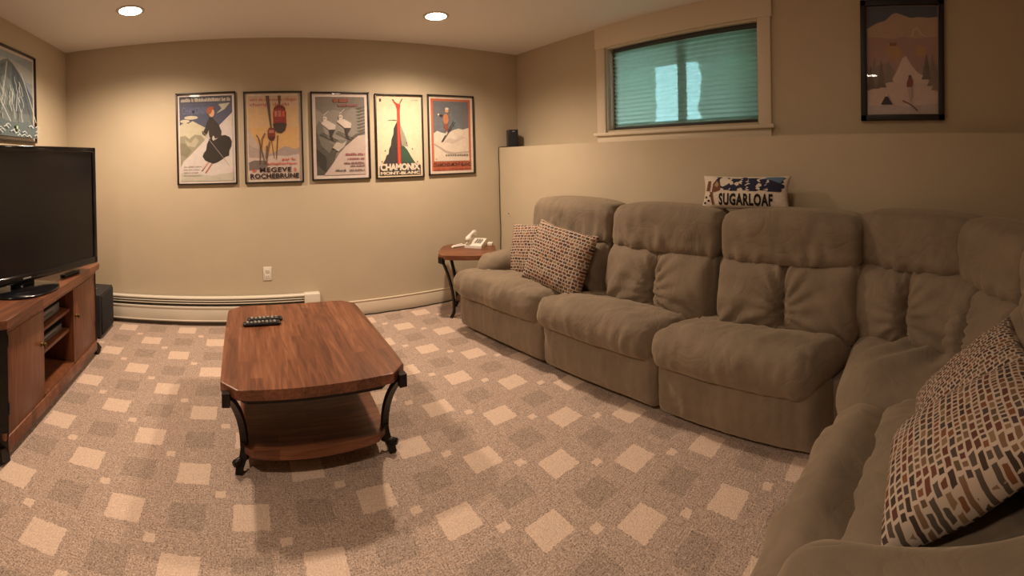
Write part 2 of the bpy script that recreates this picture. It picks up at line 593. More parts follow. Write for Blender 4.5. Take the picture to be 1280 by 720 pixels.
# window in the right wall
win = structure(MB().box((XU - .02, WY0 - .09, WZ0 - .02), (XU, WY0, WZ1), .003).build('window_1', TRIM))
MB().box((XU - .02, WY1, WZ0 - .02), (XU, WY1 + .095, WZ1), .003).build('casing', TRIM, win)
MB().box((XU - .022, WY0 - .10, WZ1), (XU, WY1 + .105, H), .003).build('header_casing', TRIM, win)
MB().box((XU - .045, WY0 - .115, WZ0 - .045), (XU + .06, WY1 + .12, WZ0 - .018), .005).build('sill', TRIM, win)
MB().box((XU - .02, WY0 - .09, WZ0 - .115), (XU, WY1 + .095, WZ0 - .045), .003).build('apron', TRIM, win)
MB().box((XU, WY1 - .012, WZ0 - .02), (XU + .12, WY1 + .004, WZ1)).build('jamb', TRIM, win)
MB().box((XU, WY0 - .004, WZ0 - .02), (XU + .12, WY0 + .012, WZ1)).build('jamb', TRIM, win)
MB().box((XU, WY0, WZ1 - .012), (XU + .12, WY1, WZ1 + .004)).build('head_jamb', TRIM, win)
VINYL = mat('window_vinyl', (0.035, 0.035, 0.035), 0.5)
sx0, sx1 = XU + .085, XU + .125
ym = (WY0 + WY1) / 2 - .005
for y0, y1 in ((WY0 + .012, ym + .03), (ym - .03, WY1 - .012)):
    s = MB().box((sx0, y0, WZ0), (sx1, y0 + .05, WZ1 - .012), .004).box((sx0, y1 - .05, WZ0), (sx1, y1, WZ1 - .012), .004)
    s.box((sx0, y0, WZ0 - .02), (sx1, y1, WZ0 + .05), .004).box((sx0, y0, WZ1 - .06), (sx1, y1, WZ1 - .012), .004)
    so = s.build('sash', VINYL, win)
    MB().box((sx0 + .017, y0 + .05, WZ0 + .05), (sx0 + .022, y1 - .05, WZ1 - .06)).build('pane', PANE, so)

# pleated shade hanging in the window
bl = thing('pleated_shade', 'teal green pleated shade lowered inside the basement window', 'blind', (XU + .05, (WY0 + WY1) / 2, WZ0 + .004))
off = tuple(bl.location)
by0, by1 = WY0 + .016, WY1 - .05
MB().box((XU + .035, by0, WZ1 - .045), (XU + .068, by1, WZ1 - .014), .003).build('head_rail', VINYL, bl, off)
MB().box((XU + .038, by0, WZ0 + .004), (XU + .064, by1, WZ0 + .024), .003).build('bottom_rail', VINYL, bl, off)
zz = np.linspace(WZ0 + .02, WZ1 - .04, 39)
pv, pf = [], []
for k, z in enumerate(zz):
    x = XU + (.044 if k % 2 else .058)
    pv += [(x, by0, z), (x, by1, z)]
pf = [(2 * k, 2 * k + 1, 2 * k + 3, 2 * k + 2) for k in range(len(zz) - 1)]
tag(MB().raw(pv, pf).build('pleats', SHADE, bl, off), kind='stuff')
cz = np.linspace(WZ1 - .03, WZ0 + .02, 60)
MB().tube([(XU + .03 + .003 * math.sin(k * 1.9), WY1 - .034 + .004 * math.cos(k * 1.9), z) for k, z in enumerate(cz)], .0025, 6).build('bead_chain', WHITE_PLASTIC, bl, off)

# the yard beyond the glass; hedges and deck are added to shape the daylight
LEAF = mat('leaf_green', (0.055, 0.13, 0.06), 0.8, noise=0.4, nscale=12)
SIDING = mat('grey_siding', (0.30, 0.36, 0.36), 0.8, noise=0.1, nscale=8)
tag(MB().box((XU + .15, -1.5, 0.9), (8.5, 6.0, 1.45)).build('ground', mat('lawn', (0.07, 0.12, 0.05), 0.9, noise=0.3, nscale=10)), kind='structure')


def hedge(label, lo, hi, seed):  # added foliage block; its edge bounds the bright gap seen through the shade
    root = thing('added_hedge', label, 'hedge', ((lo[0] + hi[0]) / 2, (lo[1] + hi[1]) / 2, 1.45), 0, 'added hedges framing the bright gap')
    def f(P, S):
        return P + (.035 * vnoise(P, 6, seed) + .025 * vnoise(P, 19, seed))[:, None] * S
    P, F = rbox(lo, hi, .08, .06, f)
    MB().raw(P, F, True).build('foliage', LEAF, root, tuple(root.location))
    for q in (-.3, .3):
        y = q * (hi[1] - lo[1])
        MB().tube([(0, y, 0), (.01, y, .1), (0, y, .2)], [.025, .02, .015], 8).build('stem', mat('bark', (.08, .05, .03), .9), root)


hedge('added clipped green hedge masking daylight beyond the near sash', (4.15, -.6, 1.50), (4.5, 2.36, 2.66), 1.0)
hedge('added clipped green hedge masking daylight beyond the far sash', (4.15, 3.14, 1.50), (4.5, 4.9, 2.66), 5.0)
dk = thing('added_deck', 'added weathered plank deck cutting off the sky above the basement window', 'deck', (XU + .17, 1.8, 1.45))  # added overhang that caps the bright patch from above
DECKW = mat('weathered_plank', (0.16, 0.13, 0.10), .8, noise=.2, nscale=10)
for k in range(7):
    MB().box((.0 + k * .145, -2.2, .86), (.135 + k * .145, 2.4, .89)).build('plank', DECKW, dk)
for y in (-2.0, 0.1, 2.2):
    MB().box((0, y, .74), (1.005, y + .05, .86)).build('joist', DECKW, dk)
    if y != 0.1:
        MB().box((.90, y, 0), (.99, y + .09, .74)).build('post', DECKW, dk)

# ================================================================== the sectional sofa
SOFA = thing('sectional_sofa', 'taupe suede L-shaped reclining sectional sofa along the ledge wall', 'sofa', (2.0, 1.2, 0))
SO = tuple(SOFA.location)
GY = [-.6, .5, 1.356, 2.19, 3.02, 3.3]
GX = [.085, .085, .09, .02, -.09, -.12]


def warp_row(P):
    """the front line of the long row bows away gently; the back stays on the wall"""
    g = np.interp(P[:, 1], GY, GX)
    P = P.copy()
    x0 = P[:, 0].copy()
    P[:, 0] += g * np.clip((2.42 - x0) / .72, 0, 1.15)
    P[:, 1] += .33 * np.clip(2.05 - x0, 0, .45)                 # the seams fan towards the room
    return P


def ridged(n, k=3.2):
    """narrow creases where smooth noise crosses zero"""
    return -(1 - np.minimum(1, np.abs(n) * k)) ** 2


def seat_fn(seed, front='x', groove=True):
    def f(P, S):
        P = P.copy()
        a = S[:, 0] if front == 'x' else -S[:, 1]              # -1 at the front
        b = S[:, 1] if front == 'x' else S[:, 0]
        top = np.clip(S[:, 2], 0, 1)
        crown = .030 * (1 - b ** 2) * np.exp(-((a + .45) / .55) ** 2)
        P[:, 2] += top * (crown - .030 * np.clip(a + .1, 0, 1))
        if groove:                                              # stitched line across the seat
            P[:, 2] -= top * .014 * np.exp(-((a - .22 + .10 * b) / .035) ** 2)
        # the front lip is full in the middle and gathers at its ends
        lip = np.clip(-a - .55, 0, 1) / .45
        k = .018 * lip * (1 - b ** 4)
        ax = 0 if front == 'x' else 1
        P[:, ax] += -k if front == 'x' else k
        n1 = vnoise(P, 7, seed)
        n2 = np.array([mnoise.noise((p[0] * 9 + seed, p[1] * 30, p[2] * 6)) for p in P]) if front == 'x' else \
            np.array([mnoise.noise((p[0] * 30 + seed, p[1] * 9, p[2] * 6)) for p in P])
        P[:, 2] += .014 * n1 * top + .012 * n2 * top * (.4 + .6 * np.abs(b)) + .010 * ridged(n2) * top * (.25 + .75 * np.abs(b) ** 2)
        P[:, ax] += (.012 * n2 + .010 * n1 - (1 if front == 'x' else -1) * .012 * ridged(n2) * (.3 + .7 * np.abs(b))) * lip
        return P
    return f


def panel_fn(seed, ax=0, sgn=-1):
    def f(P, S):
        P = P.copy()
        fr = np.clip(S[:, ax] * sgn, 0, 1)
        b = S[:, 1 - ax]
        P[:, ax] += sgn * fr * (.022 * (1 - S[:, 2] ** 2) * (1 - b ** 6))
        w = np.array([mnoise.noise((p[1 - ax] * 34 + seed, p[2] * 4, seed)) for p in P])
        P[:, ax] += fr * (.012 * w - .010 * ridged(w, 3)) * (.3 + .7 * np.clip(S[:, 2] * .5 + .5, 0, 1))
        return P
    return f


def back_module(parent, w, seed, lumbar=True, dz=0.0):
    """one back: built facing -x with its back plane at x=0, centred on y=0, returns meshes in module space"""
    out = []

    def head(P, S):
        P = P.copy()
        b, a = S[:, 1], S[:, 0]
        P[:, 2] += np.clip(S[:, 2], 0, 1) * (.018 * (1 - b ** 2) - .022 * np.abs(b) ** 6)
        fr = np.clip(-a, 0, 1)
        P[:, 0] += fr * (-.020 * (1 - b ** 2) + .012 * np.abs(b) ** 5)
        P[:, 0] -= .10 * fr * (-(S[:, 2]) * .5 + .0) * .35          # leans back towards the top
        n = vnoise(P, 8, seed)
        fold = np.array([mnoise.noise((p[1] * 20 + seed, p[2] * 7, 0)) for p in P])
        P[:, 0] += fr * (.010 * n + .016 * fold * np.clip(-S[:, 2] + .1, 0, 1) + .006 * fold - .016 * ridged(fold, 4) * np.clip(-S[:, 2] + .25, 0, 1))
        return P
    out.append(('headrest', rbox((-.325, -w / 2, .745 + dz), (-.04, w / 2, 1.030 + dz), (.085, .035, .080), .02, head)))

    def lumb(side):
        def f(P, S):
            P = P.copy()
            b = S[:, 1] * side                                        # +1 at the outer end, -1 at the centre tuck
            fr = np.clip(-S[:, 0], 0, 1)
            P[:, 0] += -fr * .068 * (1 - S[:, 2] ** 2) * (1 - b ** 4)
            P[:, 0] += fr * .07 * (S[:, 2] * .5 + .15)                  # leans back
            # gathers fan out of the centre tuck and the lower outer corner
            ang = np.arctan2(S[:, 2] + .15, b + 1.12)
            P[:, 0] += fr * .020 * np.sin(ang * 17 + seed + 2 * vnoise(P, 5, seed)) * np.exp(-(b + 1.0) * 1.9)
            an2 = np.arctan2(S[:, 2] + 1.15, 1.15 - b)
            P[:, 0] += fr * .022 * np.sin(an2 * 15 + 2 * seed + 2 * vnoise(P, 5, seed + 3)) * np.exp(-np.hypot(S[:, 2] + 1.1, 1.1 - b) * 1.1)
            P[:, 0] += fr * (.012 * vnoise(P, 9, seed + side) - .014 * ridged(np.sin(ang * 9 + seed + 2.5 * vnoise(P, 4, seed + 7)), 2.2) * np.exp(-(b + 1.0) * 1.2) - .014 * ridged(np.sin(an2 * 8 + seed + 2.5 * vnoise(P, 4, seed + 5)), 2.2) * np.exp(-np.hypot(S[:, 2] + 1.1, 1.1 - b) * .8))
            return P
        return f
    if lumbar:
        for side in (-1, 1):
            y0, y1 = (-w / 2 + .002, .010) if side < 0 else (-.010, w / 2 - .002)
            out.append(('lumbar_cushion', rbox((-.385, y0, .38 + dz), (-.12, y1, .800 + dz), (.090, .055, .085), .016, lumb(side))))
    else:
        out.append(('lumbar_cushion', rbox((-.40, -w / 2 + .004, .40 + dz), (-.12, w / 2 - .004, .80 + dz), (.10, .07, .10), .02, lumb(1))))
    return out


def place_back(cx, cy, rz, w, seed, warp=None, dz=0.0):
    ca, sa = math.cos(rz), math.sin(rz)
    shell_b = MB().box((-.10, -w / 2 + .01, .05), (-.03, w / 2 - .01, .90 + dz), .02)
    V = np.array(shell_b.v)
    V = np.stack([cx + V[:, 0] * ca - V[:, 1] * sa, cy + V[:, 0] * sa + V[:, 1] * ca, V[:, 2]], 1)
    shell_b.v = [tuple(p) for p in V]
    root = shell_b.build('backrest', SUEDE, SOFA, SO)
    for nm, (P, F) in back_module(None, w, seed, dz=dz):
        Q = np.stack([cx + P[:, 0] * ca - P[:, 1] * sa, cy + P[:, 0] * sa + P[:, 1] * ca, P[:, 2]], 1)
        MB().raw(Q, F, True).build(nm, SUEDE, root, SO)


# long row: three reclining seats
ROW = [(2.035, 2.925, 1.0), (1.192, 2.027, 4.0), (.345, 1.184, 7.0)]
for y0, y1, sd in ROW:
    P, F = rbox((1.632, y0, .275), (2.20, y1, .480), (.085, .07, .098), .02, seat_fn(sd))
    MB().raw(warp_row(P), F, True).build('seat_cushion', SUEDE, SOFA, SO)
    P, F = rbox((1.695, y0 + .004, .03), (1.90, y1 - .004, .325), (.05, .035, .04), .018, panel_fn(sd))
    MB().raw(warp_row(P), F, True).build('footrest', SUEDE, SOFA, SO)
b1 = [(1.915, 2.745, 2.0), (1.115, 1.905, 5.0), (.305, 1.105, 8.0)]
for y0, y1, sd in b1:
    place_back(XR - .012, (y0 + y1) / 2, 0.0, y1 - y0, sd)
MB().box((1.93, .37, .04), (XR - .04, 3.0, .30), .02).build('base_frame', SUEDE, SOFA, SO)


def arm_fn(seed):
    def f(P, S):
        P = P.copy()
        P[:, 2] += np.clip(S[:, 2], 0, 1) * .02 * (1 - S[:, 0] ** 2) + .008 * vnoise(P, 8, seed)
        return P
    return f


# far arm
P, F = rbox((1.79, 2.76, .03), (2.40, 2.955, .47), .05, .025)
MB().raw(P, F, True).build('arm_body', SUEDE, SOFA, SO)
P, F = rbox((1.72, 2.73, .42), (2.41, 2.975, .60), (.10, .10, .085), .02, arm_fn(3.0))
MB().raw(P, F, True).build('arm_pad', SUEDE, SOFA, SO)


# corner wedge
def wedge_fn(P, S):
    P = P.copy()
    top = np.clip(S[:, 2], 0, 1)
    P[:, 2] += top * (.035 * np.exp(-(((S[:, 0] + .45) / .6) ** 2 + ((S[:, 1] - .5) / .6) ** 2)))
    ang = np.arctan2(P[:, 1] + .35, P[:, 0] - 2.35)
    rr = np.hypot(P[:, 0] - 2.1, P[:, 1] + .2)
    P[:, 2] += top * (.018 * np.sin(ang * 26 + 3 * vnoise(P, 3, 2)) * np.clip(1 - rr / .7, 0, 1) * 1.6 + .010 * vnoise(P, 7, 4))
    return P


P, F = rbox((1.565, -.42, .235), (2.30, .355, .455), (.16, .16, .10), .02, wedge_fn)
MB().raw(P, F, True).build('corner_seat', SUEDE, SOFA, SO)
P, F = rbox((1.685, -.42, .03), (2.30, .30, .28), (.12, .12, .05), .02, panel_fn(11))
MB().raw(P, F, True).build('corner_base', SUEDE, SOFA, SO)
place_back(2.405, -.075, math.radians(-24), .72, 12.0)
place_back(2.0, -.545, math.radians(-66), .62, 15.0, dz=-.01)


# short row: seat, footrest, arm and back beside the camera
def skew(P):
    P = P.copy()
    P[:, 1] += np.clip((1.2 - P[:, 0]) * .13, -.06, .06) * np.clip((P[:, 1] + .35) / .6, 0, 1)
    return P


P, F = rbox((.800, -.42, .24), (1.575, .165, .470), (.06, .09, .09), .02, seat_fn(21, 'y', False))
MB().raw(skew(P), F, True).build('seat_cushion', SUEDE, SOFA, SO)
P, F = rbox((.820, .095, .20), (1.565, .355, .455), (.05, .12, .12), .018, seat_fn(25, 'y', False))
MB().raw(skew(P), F, True).build('seat_lip', SUEDE, SOFA, SO)
P, F = rbox((.815, .02, .03), (1.555, .235, .28), (.04, .05, .04), .02, panel_fn(27, 1, 1))
MB().raw(skew(P), F, True).build('footrest', SUEDE, SOFA, SO)
MB().box((.60, -.66, .04), (2.0, .0, .27), .02).build('base_frame', SUEDE, SOFA, SO)
P, F = rbox((.55, -.60, .03), (.81, .22, .47), .05, .025)
MB().raw(P, F, True).build('arm_body', SUEDE, SOFA, SO)
P, F = rbox((.52, -.62, .43), (.845, .275, .622), (.11, .11, .085), .02, arm_fn(6.0))
MB().raw(P, F, True).build('arm_pad', SUEDE, SOFA, SO)
place_back(1.25, -.70, math.radians(-90), .80, 18.0)

# ================================================================== cushions
from mathutils import Euler


def pillow_surface(u, v, w, h, t, side):
    """u, v in -1..1 -> local point; side +1 front (-y), -1 back"""
    e = np.clip((1 - np.abs(u) ** 2.6), 0, 1) * np.clip((1 - np.abs(v) ** 2.6), 0, 1)
    y = -side * t / 2 * e ** .45
    x = u * w / 2 * (1 - .07 * (1 - v ** 2) * np.abs(u) ** 3)
    z = v * h / 2 * (1 - .07 * (1 - u ** 2) * np.abs(v) ** 3)
    return x, y, z


def pillow_mesh(w, h, t, n=40, seed=0.0, wr=.006):
    g = np.linspace(-1, 1, n + 1)
    U, V = np.meshgrid(g, g, indexing='ij')
    vs, fs = [], []
    for side in (1, -1):
        x, y, z = pillow_surface(U, V, w, h, t, side)
        pts = np.stack([x.ravel(), y.ravel(), z.ravel()], 1)
        if wr:
            pts[:, 1] += wr * vnoise(pts, 14, seed + side) * (1 - np.abs(U.ravel()) ** 8) * (1 - np.abs(V.ravel()) ** 8)
        o = len(vs)
        vs += [tuple(p) for p in pts]
        for i in range(n):
            for j in range(n):
                q = [o + i * (n + 1) + j, o + (i + 1) * (n + 1) + j, o + (i + 1) * (n + 1) + j + 1, o + i * (n + 1) + j + 1]
                fs.append(q if side > 0 else q[::-1])
    bm = bmesh.new()
    bv = [bm.verts.new(p) for p in vs]
    for f in fs:
        bm.faces.new([bv[k] for k in f])
    bmesh.ops.remove_doubles(bm, verts=bm.verts[:], dist=1e-5)
    bm.verts.index_update()
    out = [v.co[:] for v in bm.verts], [[v.index for v in f.verts] for f in bm.faces]
    bm.free()
    return out


def pillow(name, label, group, m, w, h, t, origin, ex, ez, seed):
    """ex: direction of the width, ez: direction of the height (made orthogonal); origin: centre"""
    ex = Vector(ex).normalized(); ez = Vector(ez); ez = (ez - ex * ez.dot(ex)).normalized(); ey = ez.cross(ex)
    v, f = pillow_mesh(w, h, t, 36, seed)
    o = MB().raw(v, f, True).build(name, m)
    o.matrix_world = Matrix.Translation(origin) @ Matrix((ex, ey, ez)).transposed().to_4x4()
    return tag(o, label, 'cushion', group)


pillow('throw_pillow', 'brown dash-print cushion in front of its twin on the far sofa seat', 'dash-print cushions', DASH, .54, .44, .15,
       (1.94, 2.20, .665), (.10, -1, -.14), (.45, -.30, 1), 3)
pillow('throw_pillow', 'brown dash-print cushion tucked behind its twin beside the far sofa arm', 'dash-print cushions', DASH, .44, .42, .14,
       (2.03, 2.60, .645), (.25, -1, .10), (.42, -.30, 1), 8)
pillow('throw_pillow', 'brown dash-print cushion leaning next to the corner seat, half covered by another', 'dash-print cushions', DASH_BIG, .46, .41, .13,
       (1.360, -.15, .605), (.0, .78, -.62), (1, -.04, -.02), 12)
pillow('throw_pillow', 'large brown dash-print cushion lying over another by the near sofa arm', 'dash-print cushions', DASH_BIG, .34, .47, .18,
       (1.030, -.115, .645), (1, -.02, .05), (.06, -.86, .48), 16)

# ------------------------------------------------------------------ long knitted cushion with lettering on the sofa back
KW, KH, KT = .56, .205, .115
kn = thing('knitted_cushion', 'white and navy knitted bolster cushion lettered SUGARLOAF on the sofa back', 'cushion', (2.345, 1.02, 1.018), math.radians(-90 + 4))
WOOL = mat('cream_wool', (0.72, 0.62, 0.52), .95, noise=.08, nscale=120, bump=.5, bscale=160)
NAVY = mat('navy_wool', (0.020, 0.022, 0.055), .95)
BLUE = mat('blue_wool', (0.10, 0.16, 0.26), .95)
BLK = mat('black_wool', (0.012, 0.010, 0.012), .95)
RUST = mat('rust_wool', (0.17, 0.060, 0.035), .95)
TAN = mat('tan_wool', (0.42, 0.27, 0.16), .95)
v, f = pillow_mesh(KW, KH, KT, 44, 5, .003)
LEAN = Matrix.Rotation(math.radians(-12), 3, 'X')
kbase = Vector((0, 0, KH / 2))


def kpos(u, v, lift):
    x, y, z = pillow_surface(np.array([u]), np.array([v]), KW, KH, KT, 1)
    p = Vector((x[0], y[0] - lift, z[0]))
    return (LEAN @ p + kbase)[:]


MB().raw([(LEAN @ Vector(p) + kbase)[:] for p in v], f, True).build('cushion_cover', WOOL, kn)


def kpatch(b, pts, m, lift):
    """a patch of knitted colour lying on the bulging front, refined so that it follows the surface"""
    bm = bmesh.new()
    fc = bm.faces.new([bm.verts.new((x, y, 0)) for x, y in pts])
    bmesh.ops.triangulate(bm, faces=[fc])
    for _ in range(4):
        es = [e for e in bm.edges if e.calc_length() > .09]
        if not es:
            break
        bmesh.ops.subdivide_edges(bm, edges=es, cuts=1)
        bmesh.ops.triangulate(bm, faces=[q for q in bm.faces if len(q.verts) > 3])
    bm.verts.index_update()
    b.use(m).raw([kpos(q.co.x, q.co.y, lift) for q in bm.verts], [[q.index for q in f.verts] for f in bm.faces])
    bm.free()


pat = MB()


def zig(xa, xb, y0, y1, n, amp, sd):
    rnd = random.Random(sd)
    L = [(xa + (rnd.random() - .5) * amp, y0 + (y1 - y0) * k / n) for k in range(n + 1)]
    R = [(xb + (rnd.random() - .5) * amp, y0 + (y1 - y0) * k / n) for k in range(n + 1)]
    return L + R[::-1]


xs = [-.66, -.50, -.27, -.05, .10, .36, .52, .91]
for k in range(7):
    # navy bands broken by white zigzag stitches
    kpatch(pat, zig(xs[k] + .022, xs[k + 1] - .022, .04 + .05 * (k % 2), .90 - .05 * (k % 3), 11, .11, k * 2)[::-1], NAVY, .0012)
kpatch(pat, [(.45, .78), (.62, .70), (.82, .52), (.90, .90), (.70, .93), (.5, .90)], BLUE, .0016)
kpatch(pat, [(-.90, .02), (-.84, .62), (-.76, .62), (-.78, .0)], RUST, .0012)
kpatch(pat, [(-.72, -.05), (-.70, .45), (-.62, .72), (-.52, .45), (-.50, .10), (-.60, .0)], RUST, .0018)
kpatch(pat, [(-.66, .35), (-.60, .62), (-.55, .40), (-.58, .25)], TAN, .0024)
kpatch(pat, [(-.78, -.02), (-.70, -.05), (-.64, -.75), (-.70, -.78)], RUST, .0018)
for q, (x, y) in enumerate([(-.88, -.35), (-.80, -.55), (-.90, -.68), (-.76, -.25)]):
    kpatch(pat, [(x - .03, y - .06), (x + .03, y - .06), (x + .03, y + .06), (x - .03, y + .06)], BLK, .0014)
pat.build('knitted_pattern', None, kn)
tv, tf = text_mesh('SUGARLOAF', .045, 1.12)
lt = MB().use(BLK)
# letters refined by splitting long triangles so that they follow the bulge
bm = bmesh.new()
bv = [bm.verts.new((-.53 + x * 1.20, -.80 + y * .72, 0)) for x, y in tv]
for q in tf:
    try:
        bm.faces.new([bv[k] for k in q])
    except ValueError:
        pass
bmesh.ops.triangulate(bm, faces=bm.faces[:])
for _ in range(4):
    es = [e for e in bm.edges if e.calc_length() > .07]
    if not es:
        break
    bmesh.ops.subdivide_edges(bm, edges=es, cuts=1)
    bmesh.ops.triangulate(bm, faces=[q for q in bm.faces if len(q.verts) > 3])
bm.verts.index_update()
lt.raw([kpos(q.co.x, q.co.y, .002) for q in bm.verts], [[q.index for q in f.verts] for f in bm.faces])
bm.free()
lt.build('lettering', None, kn)

# ================================================================== coffee table
TX0, TX1, TY0, TY1, TZ = -.128, .675, 1.745, 2.775, .45


def clipped(x0, x1, y0, y1, c, bow=0.0, n=10):
    """rectangle with clipped corners whose sides swell outward slightly (counter-clockwise)"""
    P = []
    for (ax, ay), (bx, by) in (((x0 + c, y0), (x1 - c, y0)), ((x1, y0 + c), (x1, y1 - c)), ((x1 - c, y1), (x0 + c, y1)), ((x0, y1 - c), (x0, y0 + c))):
        dx, dy = by - ay, -(bx - ax)
        ln = math.hypot(dx, dy)
        for k in range(n + 1):
            t = k / n
            s = bow * 4 * t * (1 - t)
            P.append((ax + (bx - ax) * t + dx / ln * s, ay + (by - ay) * t + dy / ln * s))
    return P


def iron_leg(top, foot, zt, zs, w=.020):
    """flat iron bar sweeping inward from the top corner to the shelf, then kicking out to a block foot"""
    t, f = Vector(top), Vector(foot)
    d = (f - t)
    pts = []
    for k in range(13):
        s = k / 12
        e = 1 - (1 - s) ** 2.0
        pts.append((t.x + d.x * e, t.y + d.y * e, zt + (zs - zt) * s))
    return pts


ct = thing('coffee_table', 'reddish wooden coffee table with clipped corners and dark iron legs', 'table', ((TX0 + TX1) / 2, (TY0 + TY1) / 2, 0))
off = tuple(ct.location)
o = MB().prism(clipped(TX0, TX1, TY0, TY1, .072, .004), TZ - .044, TZ, .007).build('tabletop', WOOD_TOP, ct, off)
MB().prism(clipped(TX0 + .05, TX1 - .05, TY0 + .05, TY1 - .05, .06), TZ - .085, TZ - .05).build('apron', IRON, ct, off)
MB().prism(clipped(TX0 + .095, TX1 - .065, TY0 + .125, TY1 - .125, .04, .022), .085, .118, .005).build('shelf', WOOD_X, ct, off)
for sx in (0, 1):
    for sy in (0, 1):
        cx = TX0 + .028 if sx == 0 else TX1 - .028
        cy = TY0 + .028 if sy == 0 else TY1 - .028
        ix, iy = (1 if sx == 0 else -1), (1 if sy == 0 else -1)
        top = (cx, cy, 0); foot = (cx + ix * (.065 if sx == 0 else .030), cy + iy * .165, 0)
        b = MB().tube(iron_leg(top, foot, TZ - .035, .10), .011, rect=(1.5, .9))
        # corner clamp over the edge of the top
        n = Vector((ix, iy, 0)).normalized(); s = Vector((-n.y, n.x, 0))
        p = Vector((cx, cy, 0)) - n * .004
        b.tube([(p + Vector((0, 0, TZ - .075)))[:], (p + Vector((0, 0, TZ - .020)))[:]], .011, rect=(1.5, 1.5))
        # scrolled block foot
        q = Vector(foot)
        b.tube([(q.x, q.y, .125), (q.x, q.y, .09), (q.x - ix * .008, q.y - iy * .008, .055), (q.x - ix * .022, q.y - iy * .022, .028), (q.x - ix * .026, q.y - iy * .026, 0)],
               [.014, .017, .016, .017, .016], rect=(1.05, 1.05))
        b.tube([(q.x - ix * .045, q.y - iy * .045, .052), (q.x + ix * .01, q.y + iy * .01, .052)], .015, 8)
        b.build('leg', IRON, ct, off)

# remotes
BTN = mat('grey_button', (0.35, 0.33, 0.30), .5)


def remote(label, x, y, rz, L, W, rows):
    t = thing('remote_control', label, 'remote', (x, y, TZ), rz, 'remote controls')
    P, F = rbox((-L / 2, -W / 2, 0), (L / 2, W / 2, .020), (.012, .012, .009), .008)
    MB().raw(P, F, True).build('case', BLACK, t)
    k = 0
    for i in range(rows):
        for j in range(3):
            if (i * 3 + j) % 7 == 5:
                continue
            x0 = -L / 2 + .02 + i * (L - .04) / rows
            y0 = -W / 2 + .008 + j * (W - .016) / 3
            MB().box((x0, y0 + .002, .0185), (x0 + (L - .04) / rows * .6, y0 + (W - .016) / 3 - .003, .0225), .001, 1).build('button', BTN, t)


remote('black remote with pale buttons on the coffee table, on the far side of its pair', .092, 2.505, math.radians(2), .205, .048, 7)
remote('black remote with pale buttons on the coffee table, on the near side of its pair', .072, 2.440, math.radians(3), .215, .046, 8)

# ================================================================== television cabinet
KX0, KX1, KY0, KY1, KZ = -1.597, -1.072, 1.655, 3.045, .66
cb = thing('television_cabinet', 'reddish wooden television cabinet with two doors and open middle shelves', 'cabinet', ((KX0 + KX1) / 2, (KY0 + KY1) / 2, 0))
off = tuple(cb.location)
MB().prism(clipped(KX0, KX1, KY0, KY1, .055), KZ - .045, KZ, .007).build('cabinet_top', WOOD_TOP, cb, off)
fx = KX1 - .022                                         # front face
BY0, BY1 = KY0 + .035, KY1 - .03
o0, o1 = 2.135, 2.555                                   # open middle bay
b = MB()
b.box((KX0 + .01, BY0 + .05, .05), (KX0 + .03, BY1 - .05, KZ - .045))             # back panel
b.box((KX0 + .01, BY0 + .02, .05), (fx - .06, BY0 + .045, KZ - .045))               # end panels
b.box((KX0 + .01, BY1 - .045, .05), (fx - .06, BY1 - .02, KZ - .045))
b.box((KX0 + .02, o0 - .02, .06), (fx - .004, o0, KZ - .045)).box((KX0 + .02, o1, .06), (fx - .004, o1 + .02, KZ - .045))
b.box((KX0 + .02, BY0 + .03, .09), (fx - .004, BY1 - .03, .12))                     # bottom board
b.build('cabinet_body', WOOD_UP, cb, off)
MB().box((fx - .02, BY0 + .05, .035), (fx + .004, BY1 - .05, .105), .004).build('skirt', WOOD_X, cb, off)
MB().box((fx - .02, BY0 + .05, KZ - .075), (fx, BY1 - .05, KZ - .044), .002).build('rail', WOOD_X, cb, off)
for z in (.315, .440):
    MB().box((KX0 + .03, o0, z), (fx - .03, o1, z + .020), .002).build('shelf', WOOD_TOP, cb, off)
# chamfered iron corner posts with feet
for y, s in ((BY0, 1), (BY1, -1)):
    p = MB().prism([(fx - .065, y), (fx - .055, y - s * .001), (fx + .002, y + s * .052), (fx - .004, y + s * .062), (fx - .065, y + s * .02)][::(1 if s > 0 else -1)], .03, KZ - .045)
    p.tube([(fx - .035, y + s * .028, .05), (fx - .030, y + s * .022, .03), (fx - .018, y + s * .008, .0)], [.034, .036, .038], rect=(1.0, .85))
    p.build('corner_post', IRON, cb, off)
for y, s in ((BY0, 1), (BY1, -1)):
    MB().box((KX0 + .02, y + s * .02, 0), (KX0 + .07, y + s * .07, .06), .005).build('rear_foot', IRON, cb, off)
for y0, y1, hs in ((BY0 + .062, o0 - .006, 1), (o1 + .006, BY1 - .062, -1)):
    d = MB().box((fx - .02, y0, .112), (fx - .003, y1, KZ - .080), .003)
    do = d.build('door', WOOD_UP, cb, off)
    ky = y1 - .028 if hs > 0 else y0 + .028
    kb = MB().lathe([(.012, 0), (.012, .004), (.006, .008), (.006, .014), (.014, .020), (.013, .028), (.004, .032)], n=16)
    kb.v = [(fx - .003 + z, ky + x, .405 + y) for x, y, z in kb.v]
    kb.build('knob', BRASS, do, off)
    hy = y0 if hs > 0 else y1
    for z in (.20, .52):
        MB().tube([(fx - .002, hy, z), (fx - .002, hy, z + .055)], .005, 8).build('hinge', IRON, do, off)

